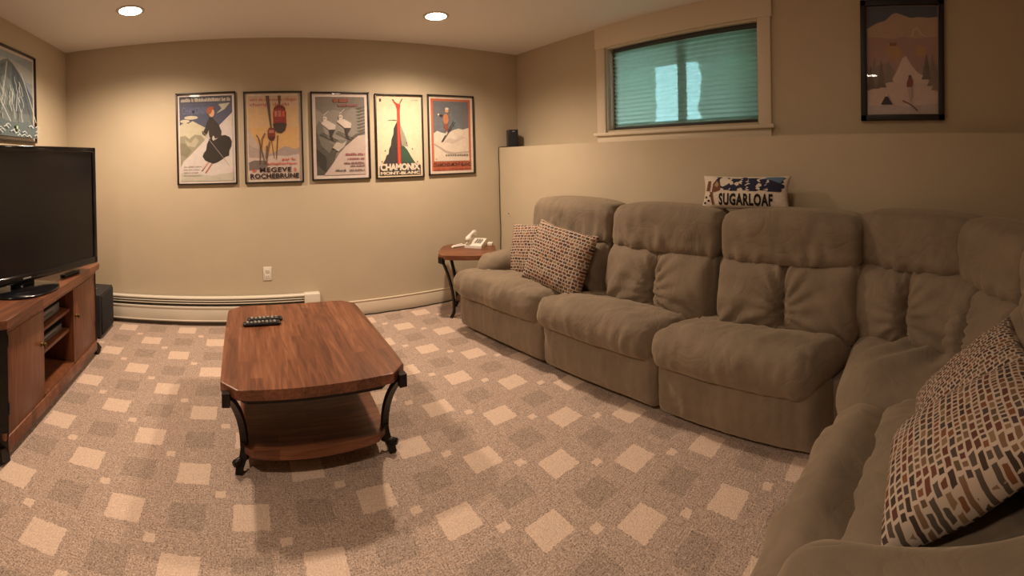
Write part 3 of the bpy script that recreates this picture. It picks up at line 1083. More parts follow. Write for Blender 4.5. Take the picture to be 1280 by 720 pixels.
# players on the open shelves
SILVER = mat('dull_silver', (0.16, 0.16, 0.17), .4, .5)
for nm, lb, z, h, y0, y1, m2 in (('media_player', 'silver fronted player on the upper open shelf of the cabinet', .460, .065, 2.19, 2.47, SILVER),
                                 ('media_player', 'low silver fronted player on the middle open shelf of the cabinet', .335, .050, 2.16, 2.50, SILVER)):
    t = thing(nm, lb, 'media player', (-1.28, (y0 + y1) / 2, z), 0, 'players in the cabinet')
    w2 = (y1 - y0) / 2
    MB().box((-.14, -w2, .004), (.12, w2, h), .003).build('case', BLACK, t)
    MB().box((.118, -w2 + .004, .008), (.124, w2 - .004, h - .004), .002).build('front_panel', m2, t)
    MB().box((.123, -w2 + .06, h * .45), (.1255, w2 - .10, h * .62)).build('disc_tray', BLACK, t)
    for s in (-1, 1):
        MB().box((-.12, s * (w2 - .03) - .012, 0), (.10, s * (w2 - .03) + .012, .005)).build('foot', BLACK, t)

# ================================================================== television
tvr = thing('television', 'large black flat-screen television on a round glossy stand', 'television', (-1.255, 2.19, KZ), math.radians(90 - 19.5))
# local: x along the screen, -y out of the screen
TW, TH, TB = 1.29, .785, .052
MB().lathe([(.001, 0), (.235, 0), (.245, .006), (.235, .013), (.12, .020), (.001, .021)], n=48, sx=1.0, sy=.72).build('stand_base', GLOSS, tvr)
MB().box((-.075, -.02, .015), (.075, .035, .14), .01).build('stand_neck', GLOSS, tvr)
bz = .034
fr = MB()
fr.box((-TW / 2, -.035, TB), (TW / 2, .035, TB + bz + .012), .006).box((-TW / 2, -.035, TB + TH - bz), (TW / 2, .035, TB + TH), .006)
fr.box((-TW / 2, -.035, TB), (-TW / 2 + bz, .035, TB + TH), .006).box((TW / 2 - bz, -.035, TB), (TW / 2, .035, TB + TH), .006)
fr.build('bezel', GLOSS, tvr)
MB().box((-TW / 2 + .02, -.026, TB + .02), (TW / 2 - .02, .03, TB + TH - .02)).build('screen', SCREEN, tvr)
MB().box((-TW / 2 + .10, .028, TB + .08), (TW / 2 - .10, .065, TB + TH - .12), .015).build('rear_cover', BLACK, tvr)
MB().box((-.03, -.0365, TB + .018), (.03, -.0345, TB + .026)).build('badge', BTN, tvr)

# small dark gadget lying on the cabinet by the screen
g = thing('remote_control', 'dark remote lying on the cabinet top beside the television stand', 'remote', (-1.135, 2.60, KZ), math.radians(78), 'remote controls')
P, F = rbox((-.09, -.022, 0), (.09, .022, .022), (.012, .012, .009), .008)
MB().raw(P, F, True).build('case', BLACK, g)
for k in range(5):
    MB().box((-.06 + k * .024, -.012, .0205), (-.048 + k * .024, .012, .0235), .001, 1).build('button', DARK_SLOT, g)

# subwoofer between cabinet and heater
sb = thing('subwoofer', 'black box subwoofer on the carpet beside the television cabinet', 'speaker', (-1.29, 3.385, 0))
SUBM = mat('black_vinyl', (0.022, 0.022, 0.025), .55, noise=.15, nscale=40)
MB().box((-.15, -.155, .012), (.135, .165, .348), .006).build('cabinet_box', SUBM, sb)
MB().box((.130, -.14, .03), (.146, .15, .335), .005).build('grille', mat('grille_cloth', (.016, .016, .018), .9, noise=.3, nscale=250), sb)
for sx in (-.12, .10):
    for sy in (-.12, .13):
        MB().lathe([(.016, 0), (.018, .014)], (sx, sy, 0), 12).build('foot', BLACK, sb)
for k in range(3):
    MB().lathe([(.006, 0), (.006, .004), (.003, .005)], (.04 + .0 * k, -.08 + .05 * k, .347), 10).build('dial', BTN, sb)

# ================================================================== baseboard heater, outlet, wires
ht = thing('baseboard_heater', 'long white baseboard heater with dark louvre slots along the back wall', 'heater', (-.5, D, 0))
off = tuple(ht.location)
HX0 = XL + .02
MB().box((HX0, D - .012, .03), (HX, D, .238), .002).build('back_plate', WHITE_METAL, ht, off)
b = MB().box((HX0, D - .066, .046), (HX - .13, D - .060, .150), .002)
b.box((HX0, D - .070, .038), (HX - .13, D - .058, .050), .003).box((HX0, D - .070, .146), (HX - .13, D - .058, .164), .003)
b.build('front_panel', WHITE_METAL, ht, off)
MB().box((HX0, D - .062, .222), (HX - .13, D, .238), .004).build('top_cover', WHITE_METAL, ht, off)
for z in (.186, .206):
    MB().box((HX0, D - .064, z), (HX - .13, D - .040, z + .005), .001, 1).build('louvre', WHITE_METAL, ht, off)
MB().box((HX0 + .01, D - .045, .07), (HX - .15, D - .015, .15)).build('heating_fins', SHEET_METAL, ht, off)
MB().box((HX0 + .01, D - .018, .16), (HX - .14, D - .012, .222)).build('cavity_liner', SHEET_METAL, ht, off)
MB().box((HX0 + .01, D - .018, .0), (HX - .10, D - .010, .034)).build('kick_recess', SHEET_METAL, ht, off)
MB().box((HX - .135, D - .072, .0), (HX, D, .244), .006).build('end_cap', WHITE_METAL, ht, off)

ol = thing('wall_outlet', 'cream electrical outlet plate on the back wall above the heater', 'outlet', (.168, D, .36))
MB().box((-.036, -.006, 0), (.036, 0, .115), .004).build('cover_plate', WHITE_PLASTIC, ol)
for z in (.018, .066):
    rc = MB().box((-.017, -.008, z), (.017, -.005, z + .031), .004).build('receptacle', WHITE_PLASTIC, ol)
    for x in (-.008, .006):
        MB().box((x, -.0085, z + .012), (x + .002, -.0078, z + .024)).build('slot', DARK_SLOT, rc)
MB().lathe([(.003, 0), (.003, .001)], (0, 0, 0), 8).build('screw', BTN, ol).matrix_local = Matrix.Translation((0, -.006, .0575)) @ Matrix.Rotation(math.pi / 2, 4, 'X')

WIRE = mat('dark_wire', (0.030, 0.022, 0.016), .7)
# wire from the small speaker down the ledge corner, then along the floor
pts = [(2.565, 3.683, ZL + .006), (2.50, 3.684, ZL + .006), (2.468, 3.684, ZL + .004), (2.463, 3.684, ZL - .03)]
pts += [(2.464 + .003 * math.sin(k * 1.3), 3.684 + .003 * math.cos(k), z) for k, z in enumerate(np.linspace(ZL - .1, .16, 18))]
pts += [(2.45, 3.672, .05), (2.40, 3.665, .008)]
tag(MB().tube(pts, .004, 6).build('speaker_wire', WIRE), 'thin dark speaker wire running down the corner from the ledge', 'wire')
rnd = random.Random(3)
pts = [(x, D - .030 - .018 * abs(math.sin(x * 5.1)) * rnd.random(), .006) for x in np.linspace(.64, 2.36, 26)]
tag(MB().tube(pts, .0055, 6).build('floor_cable', WIRE), 'thin dark cable lying on the carpet along the white baseboard', 'wire')

hk = thing('wall_hook', 'tiny white hook on the lower ledge wall beside the wire', 'hook', (XR, 3.525, .77))
MB().box((-.004, -.006, 0), (0, .006, .030), .001, 1).build('plate', WHITE_PLASTIC, hk)
MB().tube([(-.003, 0, .024), (-.014, 0, .024), (-.018, 0, .032)], .003, 6).build('peg', WIRE, hk)

# small speaker on the ledge
sp = thing('satellite_speaker', 'small black satellite speaker standing on the wall ledge', 'speaker', (2.585, 3.605, ZL), math.radians(-24))
MB().box((-.050, -.060, 0), (.050, .060, .178), .004).build('cabinet_box', BLACK, sp)
MB().box((-.046, -.066, .006), (.046, -.058, .172), .004).build('grille', MATS['grille_cloth'], sp)
MB().box((-.012, -.0675, .155), (.012, -.0655, .163)).build('badge', BTN, sp)

# ================================================================== side table and telephone
st = thing('side_table', 'small reddish wooden side table with curved iron legs behind the sofa arm', 'table', (1.862, 3.315, 0), math.radians(10))
SZ = .555
MB().prism(clipped(-.235, .235, -.235, .235, .06, .012), SZ - .038, SZ, .006).build('tabletop', WOOD_TOP, st).rotation_euler = (0, 0, math.radians(45))
for k in range(4):
    a = math.radians(90 * k)
    ca, sa = math.cos(a), math.sin(a)
    R0, R1 = .285, .165
    pts = []
    for q in range(13):
        s = q / 12
        r = R0 + (R1 - R0) * (1 - (1 - s) ** 2)
        pts.append((r * ca, r * sa, SZ - .045 + (.06 - SZ + .045) * s))
    pts += [((R1 + .006) * ca, (R1 + .006) * sa, .035), ((R1 + .026) * ca, (R1 + .026) * sa, .012), ((R1 + .034) * ca, (R1 + .034) * sa, 0)]
    b = MB().tube(pts, .008, rect=(1.6, .9))
    b.tube([((R0 + .003) * ca, (R0 + .003) * sa, SZ - .075), ((R0 + .003) * ca, (R0 + .003) * sa, SZ - .025)], .012, rect=(2.4, 1.2))
    b.build('leg', IRON, st)
MB().prism(clipped(-.10, .10, -.10, .10, .03, .01), .115, .135, .003).build('shelf', WOOD_X, st).rotation_euler = (0, 0, math.radians(45))
MB().tube([(-.17, 0, .125), (.17, 0, .125)], .007, 8).build('stretcher', IRON, st)
MB().tube([(0, -.17, .125), (0, .17, .125)], .007, 8).build('stretcher', IRON, st)

ph = thing('telephone', 'white corded desk telephone on the small side table', 'telephone', (2.00, 3.40, SZ), math.radians(-50))
PW = WHITE_PLASTIC
b = MB()
prof = [(-.10, 0), (.10, 0), (.10, .055), (.06, .062), (-.09, .028), (-.10, .022)]
v = [(x, y, z) for x in (-.075, .085) for y, z in prof]
n = len(prof)
f = [tuple(range(n))[::-1], tuple(range(n, 2 * n))] + [(k, (k + 1) % n, n + (k + 1) % n, n + k) for k in range(n)]
b.raw(v, [q[::-1] for q in f])
b.build('base', PW, ph)
hs = [(-.045, -.10, .062), (-.045, -.085, .082), (-.045, -.04, .098), (-.045, 0, .106), (-.045, .04, .112), (-.045, .085, .108), (-.045, .10, .088)]
MB().tube(hs, [.024, .025, .017, .015, .017, .026, .024], 12).build('handset', PW, ph)
for i in range(3):
    for j in range(4):
        x, y = .005 + i * .022, -.06 + j * .022
        MB().box((x, y, .034 + (y + .09) * .215), (x + .015, y + .014, .044 + (y + .09) * .215), .002, 1).build('key', BTN, ph)
coil = []
for k in range(220):
    t = k / 219
    a = math.pi * (.15 + 1.7 * t)
    cx, cy = -.115 - .075 * math.sin(a / 2) * 1.2 + .05 * t, -.06 + .065 * math.cos(a) - .02 * t
    coil.append((cx + .006 * math.cos(k * .9), cy + .006 * math.sin(k * .9) * .6, .010 + .006 * math.sin(k * .9)))
MB().tube(coil, .0032, 5).build('coiled_cord', PW, ph)
MB().box((.10, .02, .0), (.145, .07, .03), .004).build('line_plug', PW, ph)

# ================================================================== framed posters
def ink(c):
    nm = 'ink_%02x%02x%02x' % tuple(int(max(0, min(255, q))) for q in c)
    lin = [((q / 255) / 12.92 if q < 11 else (((q / 255) + .055) / 1.055) ** 2.4) for q in c]
    return mat(nm, lin, .7, noise=.06, nscale=25)


class Print:
    """flat print in unit coordinates (0..1 across, 0..1 up) on a sheet W x Hh at local (x0, z0)"""

    def __init__(self, x0, z0, W, Hh, y=-.0045):
        self.x0, self.z0, self.W, self.Hh, self.y, self.k = x0, z0, W, Hh, y, 0
        self.b = MB()

    def _p(self, u, v):
        return (self.x0 + u * self.W, self.y - self.k * .00022, self.z0 + v * self.Hh)

    def poly(self, pts, c):
        self.k += 1
        a = sum(pts[i][0] * pts[(i + 1) % len(pts)][1] - pts[(i + 1) % len(pts)][0] * pts[i][1] for i in range(len(pts)))
        if a < 0:
            pts = pts[::-1]
        self.b.use(ink(c)).raw([self._p(*q) for q in pts], [tuple(range(len(pts)))])

    def rect(self, u0, v0, u1, v1, c):
        self.poly([(u0, v0), (u1, v0), (u1, v1), (u0, v1)], c)

    def ell(self, u, v, ru, rv, c, n=20, a0=0, a1=360):
        self.poly([(u + ru * math.cos(math.radians(a0 + (a1 - a0) * k / n)), v + rv * math.sin(math.radians(a0 + (a1 - a0) * k / n))) for k in range(n + (a1 - a0 < 360))], c)

    def line(self, pts, wd, c):
        for (a, b), (d, e) in zip(pts, pts[1:]):
            nx, ny = -(e - b) * self.Hh, (d - a) * self.W
            ln = math.hypot(nx, ny) or 1
            ox, oy = nx / ln * wd / 2 / self.W, ny / ln * wd / 2 / self.Hh
            self.poly([(a - ox, b - oy), (d - ox, e - oy), (d + ox, e + oy), (a + ox, b + oy)], c)

    def text(self, s, u0, v0, u1, v1, c, bold=.0, sp=1.0):
        self.k += 1
        v, f = text_mesh(s, bold, sp)
        self.b.use(ink(c)).raw([self._p(u0 + x * (u1 - u0), v0 + y * (v1 - v0)) for x, y in v], f)

    def scrawl(self, u0, v0, u1, v1, c):
        """lines of print too blurred to read: a row of small letter-sized strokes"""
        self.k += 1
        rnd = random.Random(int((u0 + 3 * v0 + 7 * u1) * 1000))
        u = u0
        self.b.use(ink(c))
        while u < u1:
            wd = .012 + .010 * rnd.random()
            t = v0 + (v1 - v0) * (.65 + .35 * rnd.random())
            e = min(u + wd, u1)
            self.b.raw([self._p(u, v0), self._p(e, v0), self._p(e, t), self._p(u, t)], [(0, 1, 2, 3)])
            u += wd + (.022 if rnd.random() < .16 else .006)

    def ragged(self, top, base, c):
        """area under a ragged line"""
        self.poly([(top[0][0], base)] + top + [(top[-1][0], base)], c)


def framed(name, label, loc, rotz, W, Hh, bar, barmat, margin, paper, draw, group=None, depth=.022):
    t = thing(name, label, 'poster', loc, rotz, group)
    fr = MB()
    fr.box((-W / 2, -depth, 0), (W / 2, 0, bar), .002).box((-W / 2, -depth, Hh - bar), (W / 2, 0, Hh), .002)
    fr.box((-W / 2, -depth, 0), (-W / 2 + bar, 0, Hh), .002).box((W / 2 - bar, -depth, 0), (W / 2, 0, Hh), .002)
    fr.build('frame', barmat, t)
    MB().box((-W / 2 + bar * .5, -.0042, bar * .5), (W / 2 - bar * .5, -.0005, Hh - bar * .5)).build('paper', ink(paper), t)
    m = bar + margin
    p = Print(-W / 2 + m, m, W - 2 * m, Hh - 2 * m)
    draw(p)
    p.b.build('print', None, t)
    MB().box((-W / 2 + bar * .6, -.0125, bar * .6), (W / 2 - bar * .6, -.0105, Hh - bar * .6)).build('glass', GLASS, t)
    return t


FRAME = mat('thin_black_frame', (0.020, 0.015, 0.012), .4)
FRAME2 = mat('wide_black_frame', (0.012, 0.009, 0.011), .45)


def poster_lady(p):
    p.rect(0, 0, 1, 1, (88, 92, 116))
    p.rect(.01, .925, .99, .992, (70, 70, 78))
    p.scrawl(.03, .935, .97, .982, (205, 195, 185))
    p.text('CHAMONIX', .05, .79, .52, .875, (112, 122, 160), .01)
    p.poly([(.74, .90), (.96, .915), (.86, .84), (.70, .79), (.80, .85)], (190, 185, 170))
    p.ragged([(0, .66), (.10, .70), (.16, .68), (.25, .71), (.36, .67), (.48, .63), (.56, .60), (.62, .45)], 0, (204, 196, 172))
    p.ell(.22, .75, .13, .022, (210, 200, 178)); p.ell(.10, .71, .09, .02, (210, 200, 178))
    p.ragged([(0, .53), (.10, .54), (.18, .50), (.28, .55), (.40, .54), (.46, .50), (.50, .40)], .15, (158, 152, 132))
    p.poly([(.08, .50), (.20, .45), (.30, .52), (.36, .47), (.28, .40), (.14, .42)], (186, 178, 156))
    p.poly([(0, .32), (.12, .28), (.22, .36), (.10, .44), (0, .46)], (140, 134, 112))
    p.poly([(0, 0), (1, 0), (1, .80), (.80, .68), (.66, .60), (.50, .50), (.34, .40), (.18, .30), (.06, .24), (0, .16)], (214, 204, 200))
    p.ragged([(0, .10), (.3, .09), (.6, .06), (1, .10)], 0, (196, 190, 176))
    dk = (52, 46, 44)
    # skis and pole
    p.line([(.40, .115), (.62, .29)], .012, (70, 52, 46)); p.line([(.47, .09), (.70, .29)], .012, (176, 108, 88))
    p.poly([(.42, .13), (.64, .285), (.60, .29), (.385, .115)], (206, 150, 132))
    # skirt, bodice, sleeve
    p.poly([(.56, .50), (.66, .48), (.72, .50), (.78, .53), (.86, .535), (.94, .51), (.98, .46), (.97, .40), (.93, .35), (.92, .29), (.86, .28), (.78, .245),
            (.70, .215), (.62, .20), (.54, .22), (.47, .24), (.42, .29), (.45, .33), (.49, .36), (.51, .43)], dk)
    p.poly([(.56, .51), (.60, .49), (.70, .50), (.73, .55), (.72, .62), (.68, .70), (.63, .745), (.57, .745), (.52, .69), (.49, .63), (.45, .585), (.42, .59), (.43, .55), (.48, .53), (.52, .56), (.55, .60), (.55, .55)], (62, 55, 52))
    p.poly([(.68, .70), (.74, .66), (.79, .58), (.78, .51), (.72, .49), (.68, .53), (.73, .58), (.70, .63)], (62, 55, 52))
    p.ell(.635, .50, .022, .028, (208, 196, 190))
    p.ell(.61, .80, .055, .050, (222, 176, 138)); p.ell(.565, .825, .052, .042, (168, 98, 70)); p.ell(.60, .853, .055, .022, (172, 96, 66))
    p.line([(.44, .58), (.93, .17)], .004, (170, 158, 150))
    for k in range(4):
        p.scrawl(.06, .165 - k * .034, [.40, .36, .33, .38][k], .180 - k * .034, (168, 158, 160))


def poster_cable(p):
    p.rect(0, 0, 1, 1, (206, 178, 152))
    p.rect(.0, .30, 1, .80, (214, 172, 118)); p.rect(0, .62, 1, .86, (210, 176, 136))
    p.text('vers de nouveaux villages', .03, .925, .97, .975, (186, 96, 84), .012)
    p.text('champs de ski', .04, .865, .82, .915, (184, 90, 78), .012)
    p.poly([(0, .60), (.06, .55), (.14, .47), (.20, .40), (.30, .34), (.45, .30), (0, .22)], (192, 172, 160))
    p.ragged([(0, .42), (.10, .38), (.20, .36), (.30, .31)], .12, (176, 156, 150))
    p.ragged([(.40, .29), (.58, .34), (.72, .39), (.84, .37), (.92, .35), (1, .37)], .18, (170, 152, 148))
    p.ragged([(0, .26), (.25, .25), (.5, .28), (.75, .27), (1, .29)], 0, (206, 186, 176))
    p.poly([(0, .20), (.10, .225), (.32, .22), (.40, .17), (.32, .12), (0, .10)], (120, 108, 104))
    # tow cables and two cabins
    cab = (98, 82, 74)
    p.poly([(.355, 1.0), (.43, 1.0), (.47, .61), (.44, .61)], cab); p.poly([(.60, 1.0), (.665, 1.0), (.645, .88), (.615, .88)], cab)
    p.line([(.455, .47), (.505, .24)], .006, (112, 82, 62)); p.line([(.585, .52), (.545, .23)], .009, (112, 82, 62))
    red, dk = (150, 62, 54), (74, 62, 54)
    p.poly([(.50, .64), (.50, .80), (.56, .88), (.69, .88), (.76, .80), (.76, .64)], red)
    p.poly([(.50, .82), (.53, .86), (.60, .885), (.68, .885), (.74, .855), (.75, .82), (.70, .84), (.62, .85), (.55, .845)], (112, 52, 44))
    p.rect(.53, .745, .58, .815, (200, 130, 112)); p.rect(.60, .745, .66, .82, (192, 120, 102)); p.rect(.68, .745, .73, .81, (206, 96, 74))
    p.poly([(.49, .655), (.56, .675), (.70, .675), (.77, .655), (.73, .575), (.66, .545), (.58, .55), (.52, .585)], dk)
    p.poly([(.385, .50), (.385, .58), (.42, .615), (.50, .61), (.53, .57), (.53, .49), (.49, .455), (.42, .46)], (126, 58, 54))
    p.rect(.41, .55, .51, .585, (182, 118, 104)); p.poly([(.385, .505), (.53, .50), (.49, .455), (.42, .46)], (88, 50, 48))
    # planted skis
    for a in (([(.22, .17), (.23, .40), (.20, .49), (.155, .53)]), ([(.32, .17), (.25, .36), (.27, .48), (.33, .55)]), ([(.34, .24), (.36, .40)]), ([(.34, .19), (.42, .45)])):
        p.line(a, .009, (110, 84, 74))
    p.text('par le', .66, .205, .93, .25, (196, 82, 66), .012)
    p.text('telepherique', .36, .155, .95, .20, (196, 82, 66), .012)
    bk = (40, 32, 30)
    p.text('de', .06, .085, .15, .13, (196, 82, 66), .01); p.text('a', .89, .085, .94, .125, (196, 82, 66), .01)
    p.text('MEGEVE', .21, .078, .84, .138, bk, .028, 1.15)
    p.text('ROCHEBRUNE', .02, .005, .99, .065, bk, .035, 1.1)


def poster_slalom(p):
    p.rect(0, 0, 1, 1, (128, 120, 112))
    p.ragged([(0, .86), (.15, .78), (.35, .84), (.55, .80), (.75, .86), (1, .80)], .45, (146, 138, 130))
    p.poly([(0, .62), (.16, .55), (.30, .40), (.42, .34), (.36, .18), (.14, 0), (0, 0)], (84, 80, 72))
    p.poly([(0, .60), (.06, .70), (.12, .66), (.20, .50), (.34, .36), (.26, .28), (.10, .38)], (112, 108, 100))
    for k in range(9):
        y = .50 + k * .042
        p.poly([(.86 + .02 * (k % 2), y), (1, y + .03), (1, y + .045), (.82, y + .018)], (94, 90, 82))
    for k in range(6):
        y = .04 + k * .035
        p.line([(0, y + .12), (.20, y)], .006, (58, 55, 50))
    p.poly([(.14, 0), (1, 0), (1, .51), (.86, .50), (.72, .44), (.58, .36), (.44, .26), (.34, .16), (.22, .06)], (196, 178, 170))
    p.poly([(.30, .27), (.50, .34), (.66, .40), (.86, .51), (1, .53), (.98, .56), (.80, .52), (.58, .42), (.40, .35)], (102, 96, 90))
    # two crouching skiers in white above their skis
    wh, dk = (206, 192, 182), (62, 55, 50)
    for ox, oy in ((.10, .66), (.42, .68)):
        p.poly([(ox, oy), (ox + .08, oy + .05), (ox + .16, oy + .03), (ox + .30, oy - .02), (ox + .28, oy - .09), (ox + .18, oy - .10), (ox + .12, oy - .06)], wh)
        p.ell(ox + .08, oy + .06, .045, .030, wh); p.line([(ox + .04, oy + .055), (ox + .10, oy + .065)], .004, dk)
        p.poly([(ox + .16, oy - .08), (ox + .29, oy - .08), (ox + .22, oy - .16), (ox + .25, oy - .22), (ox + .19, oy - .20)], dk)
        p.line([(ox - .02, oy - .14), (ox + .30, oy - .24)], .006, dk); p.line([(ox + .02, oy - .12), (ox + .34, oy - .22)], .005, dk)
        p.line([(ox + .05, oy + .10), (ox + .16, oy + .16)], .005, wh)
    p.poly([(.32, .35), (.40, .42), (.52, .40), (.62, .44), (.56, .36), (.44, .30)], (176, 164, 154))
    p.scrawl(.36, .93, .66, .985, (150, 88, 72)); p.scrawl(.46, .875, .85, .915, (142, 84, 80))
    mv = (150, 92, 96)
    p.scrawl(.58, .245, .98, .28, mv); p.scrawl(.62, .19, .97, .22, mv)
    p.scrawl(.55, .135, .97, .165, (128, 92, 92)); p.scrawl(.68, .10, .97, .125, (128, 96, 96))
    p.scrawl(.38, .045, .60, .07, (90, 80, 78)); p.scrawl(.66, .045, .97, .07, (120, 100, 98))


def poster_skis(p):
    p.rect(0, 0, 1, 1, (238, 216, 186))
    p.rect(.025, .945, .075, .985, (84, 76, 74)); p.scrawl(.80, .965, .97, .985, (168, 156, 140))
    p.poly([(.06, .13), (.14, .20), (.17, .25), (.22, .27), (.24, .34), (.28, .38), (.30, .46), (.35, .53), (.36, .60), (.41, .66), (.45, .70), (.50, .70), (.54, .62), (.54, .13)], (64, 58, 58))
    p.poly([(.50, .70), (.56, .60), (.62, .52), (.68, .42), (.70, .36), (.54, .38)], (160, 160, 142))
    p.poly([(.52, .38), (.60, .37), (.68, .32), (.76, .24), (.84, .17), (.90, .13), (.52, .13)], (62, 92, 74))
    p.poly([(.44, .66), (.47, .70), (.50, .69), (.50, .50), (.47, .55)], (96, 90, 86))
    p.poly([(.20, .695), (.30, .705), (.42, .70), (.46, .705), (.38, .715), (.26, .712)], (104, 100, 88))
    red, hi = (214, 66, 44), (232, 110, 74)
    p.poly([(.44, .06), (.515, .06), (.515, .82), (.53, .92), (.57, .965), (.545, .97), (.50, .92), (.44, .93), (.37, .965), (.355, .95), (.42, .90), (.445, .84)], red)
    p.rect(.475, .06, .483, .86, hi)
    p.poly([(.555, .955), (.59, .985), (.575, .992), (.54, .965)], (70, 62, 56)); p.poly([(.375, .955), (.325, .975), (.335, .985), (.385, .968)], (70, 62, 56))
    for u, v in ((.14, .31), (.80, .33), (.66, .41), (.06, .17), (.92, .16)):
        p.poly([(u - .018, v), (u, v + .012), (u + .02, v + .006), (u + .006, v - .012)], (96, 88, 82))
    p.text('ete', .24, .130, .36, .165, (70, 62, 60), .02); p.text('hiver', .57, .130, .76, .170, (70, 62, 60), .02)
    p.poly([(0, -.005), (1, -.005), (1, .115), (.9, .135), (.1, .135), (0, .115)], (66, 62, 60))
    p.text('CHAMONIX', .015, .052, .985, .145, (226, 212, 192), .055, .92)
    p.text('MONT-BLANC', .02, .0, .98, .040, (232, 214, 190), .05, .98)


def poster_jumper(p):
    p.rect(0, 0, 1, 1, (196, 104, 72))
    p.rect(.055, .135, .945, .968, (112, 112, 118))
    p.ragged([(.055, .52), (.14, .555), (.24, .535), (.34, .52), (.46, .54), (.56, .57), (.68, .59), (.80, .575), (.945, .60)], .135, (222, 206, 190))
    p.poly([(.30, .40), (.46, .46), (.60, .43), (.74, .49), (.86, .46), (.70, .42), (.52, .38)], (206, 188, 176))
    p.poly([(.06, .36), (.20, .31), (.34, .25), (.50, .23), (.94, .25), (.94, .27), (.55, .255), (.36, .28), (.20, .34), (.06, .385)], (186, 168, 158))
    for k in range(13):
        u = .34 + k * .045
        p.poly([(u, .205), (u + .03, .20), (u + .034, .225 + .008 * (k % 3)), (u + .008, .228)], (92, 84, 84))
    p.rect(.055, .135, .945, .195, (222, 204, 188))
    # jumper in mid-air
    p.line([(.24, .40), (.55, .685)], .007, (58, 50, 48)); p.line([(.27, .405), (.60, .68)], .007, (58, 50, 48))
    p.poly([(.30, .66), (.40, .66), (.42, .60), (.40, .555), (.36, .52), (.33, .56), (.30, .62)], (150, 84, 62))
    p.poly([(.29, .76), (.36, .80), (.42, .77), (.43, .70), (.40, .655), (.31, .66), (.29, .71)], (196, 128, 84))
    p.poly([(.30, .775), (.19, .785), (.18, .77), (.28, .745)], (70, 58, 54)); p.ell(.18, .78, .02, .013, (226, 210, 190))
    p.ell(.385, .835, .045, .032, (208, 160, 120)); p.ell(.39, .862, .046, .018, (214, 200, 184)); p.poly([(.33, .52), (.39, .55), (.38, .50), (.34, .49)], (208, 196, 186))
    p.text('CHAMONIX-MONT-BLANC', .03, .062, .97, .118, (92, 40, 32), .035, .95)
    p.scrawl(.05, .012, .95, .045, (150, 66, 48))
    p.ell(.10, .165, .022, .012, (190, 160, 140))


def poster_mountain(p):
    p.rect(0, 0, 1, 1, (70, 80, 102))
    p.ragged([(0, .80), (.14, .85), (.26, .87), (.36, .93), (.42, .94), (.50, .92), (.62, .89), (.74, .90), (.86, .89), (1, .90)], 0, (183, 156, 136))
    p.ragged([(0, .72), (.16, .72), (.34, .70), (.5, .72), (.7, .70), (1, .72)], .3, (170, 136, 131))
    p.poly([(.28, .66), (.44, .64), (.50, .55), (.40, .50), (.28, .56)], (183, 143, 104)); p.poly([(.70, .64), (.84, .62), (.82, .53), (.70, .54)], (185, 146, 107))
    p.line([(.64, .72), (.66, .78), (.72, .80), (.76, .74), (.84, .72)], .006, (207, 183, 170))
    p.rect(.32, .635, .42, .665, (136, 95, 70))
    p.ragged([(0, .42), (.16, .46), (.30, .48), (.40, .40), (.46, .34)], .2, (143, 124, 117))
    p.ragged([(.60, .40), (.72, .44), (.86, .50), (1, .46)], .2, (158, 136, 131))
    p.poly([(0, .22), (.20, .27), (.34, .31), (.42, .40), (.50, .52), (.55, .54), (.62, .46), (.72, .38), (.84, .34), (1, .20), (1, 0), (0, 0)], (214, 192, 187))
    p.ragged([(0, .08), (.3, .09), (.6, .07), (1, .10)], 0, (195, 180, 183))

    def fir(u, v, w, h, c):
        for k in range(4):
            y = v + h * k / 5
            ww = w * (1 - k / 4.6)
            p.poly([(u - ww, y), (u + ww, y), (u + ww * .25, y + h * .32), (u, y + h * .38), (u - ww * .25, y + h * .32)], c)
    for k, (u, v, h) in enumerate(((.10, .24, .30), (.20, .25, .26), (.30, .30, .20), (.05, .24, .22), (.92, .26, .30), (.84, .32, .24), (.98, .22, .26))):
        fir(u, v, .075, h, (114, 104, 100) if k % 2 else (134, 122, 114))
    fir(.27, .09, .0, .0, (73, 68, 73))
    p.poly([(.19, .09), (.36, .09), (.29, .165), (.255, .165)], (65, 61, 68)); p.poly([(.255, .165), (.29, .165), (.272, .205)], (231, 214, 207))
    # skier seen from behind on the run
    p.poly([(.56, .25), (.63, .25), (.65, .30), (.63, .335), (.58, .33), (.56, .29)], (136, 80, 78)); p.ell(.605, .345, .022, .016, (109, 80, 73))
    p.poly([(.57, .25), (.63, .25), (.64, .18), (.62, .12), (.60, .12), (.59, .18)], (183, 163, 161))
    p.line([(.50, .125), (.62, .085)], .006, (112, 85, 82)); p.line([(.62, .085), (.71, .03)], .008, (112, 90, 90))


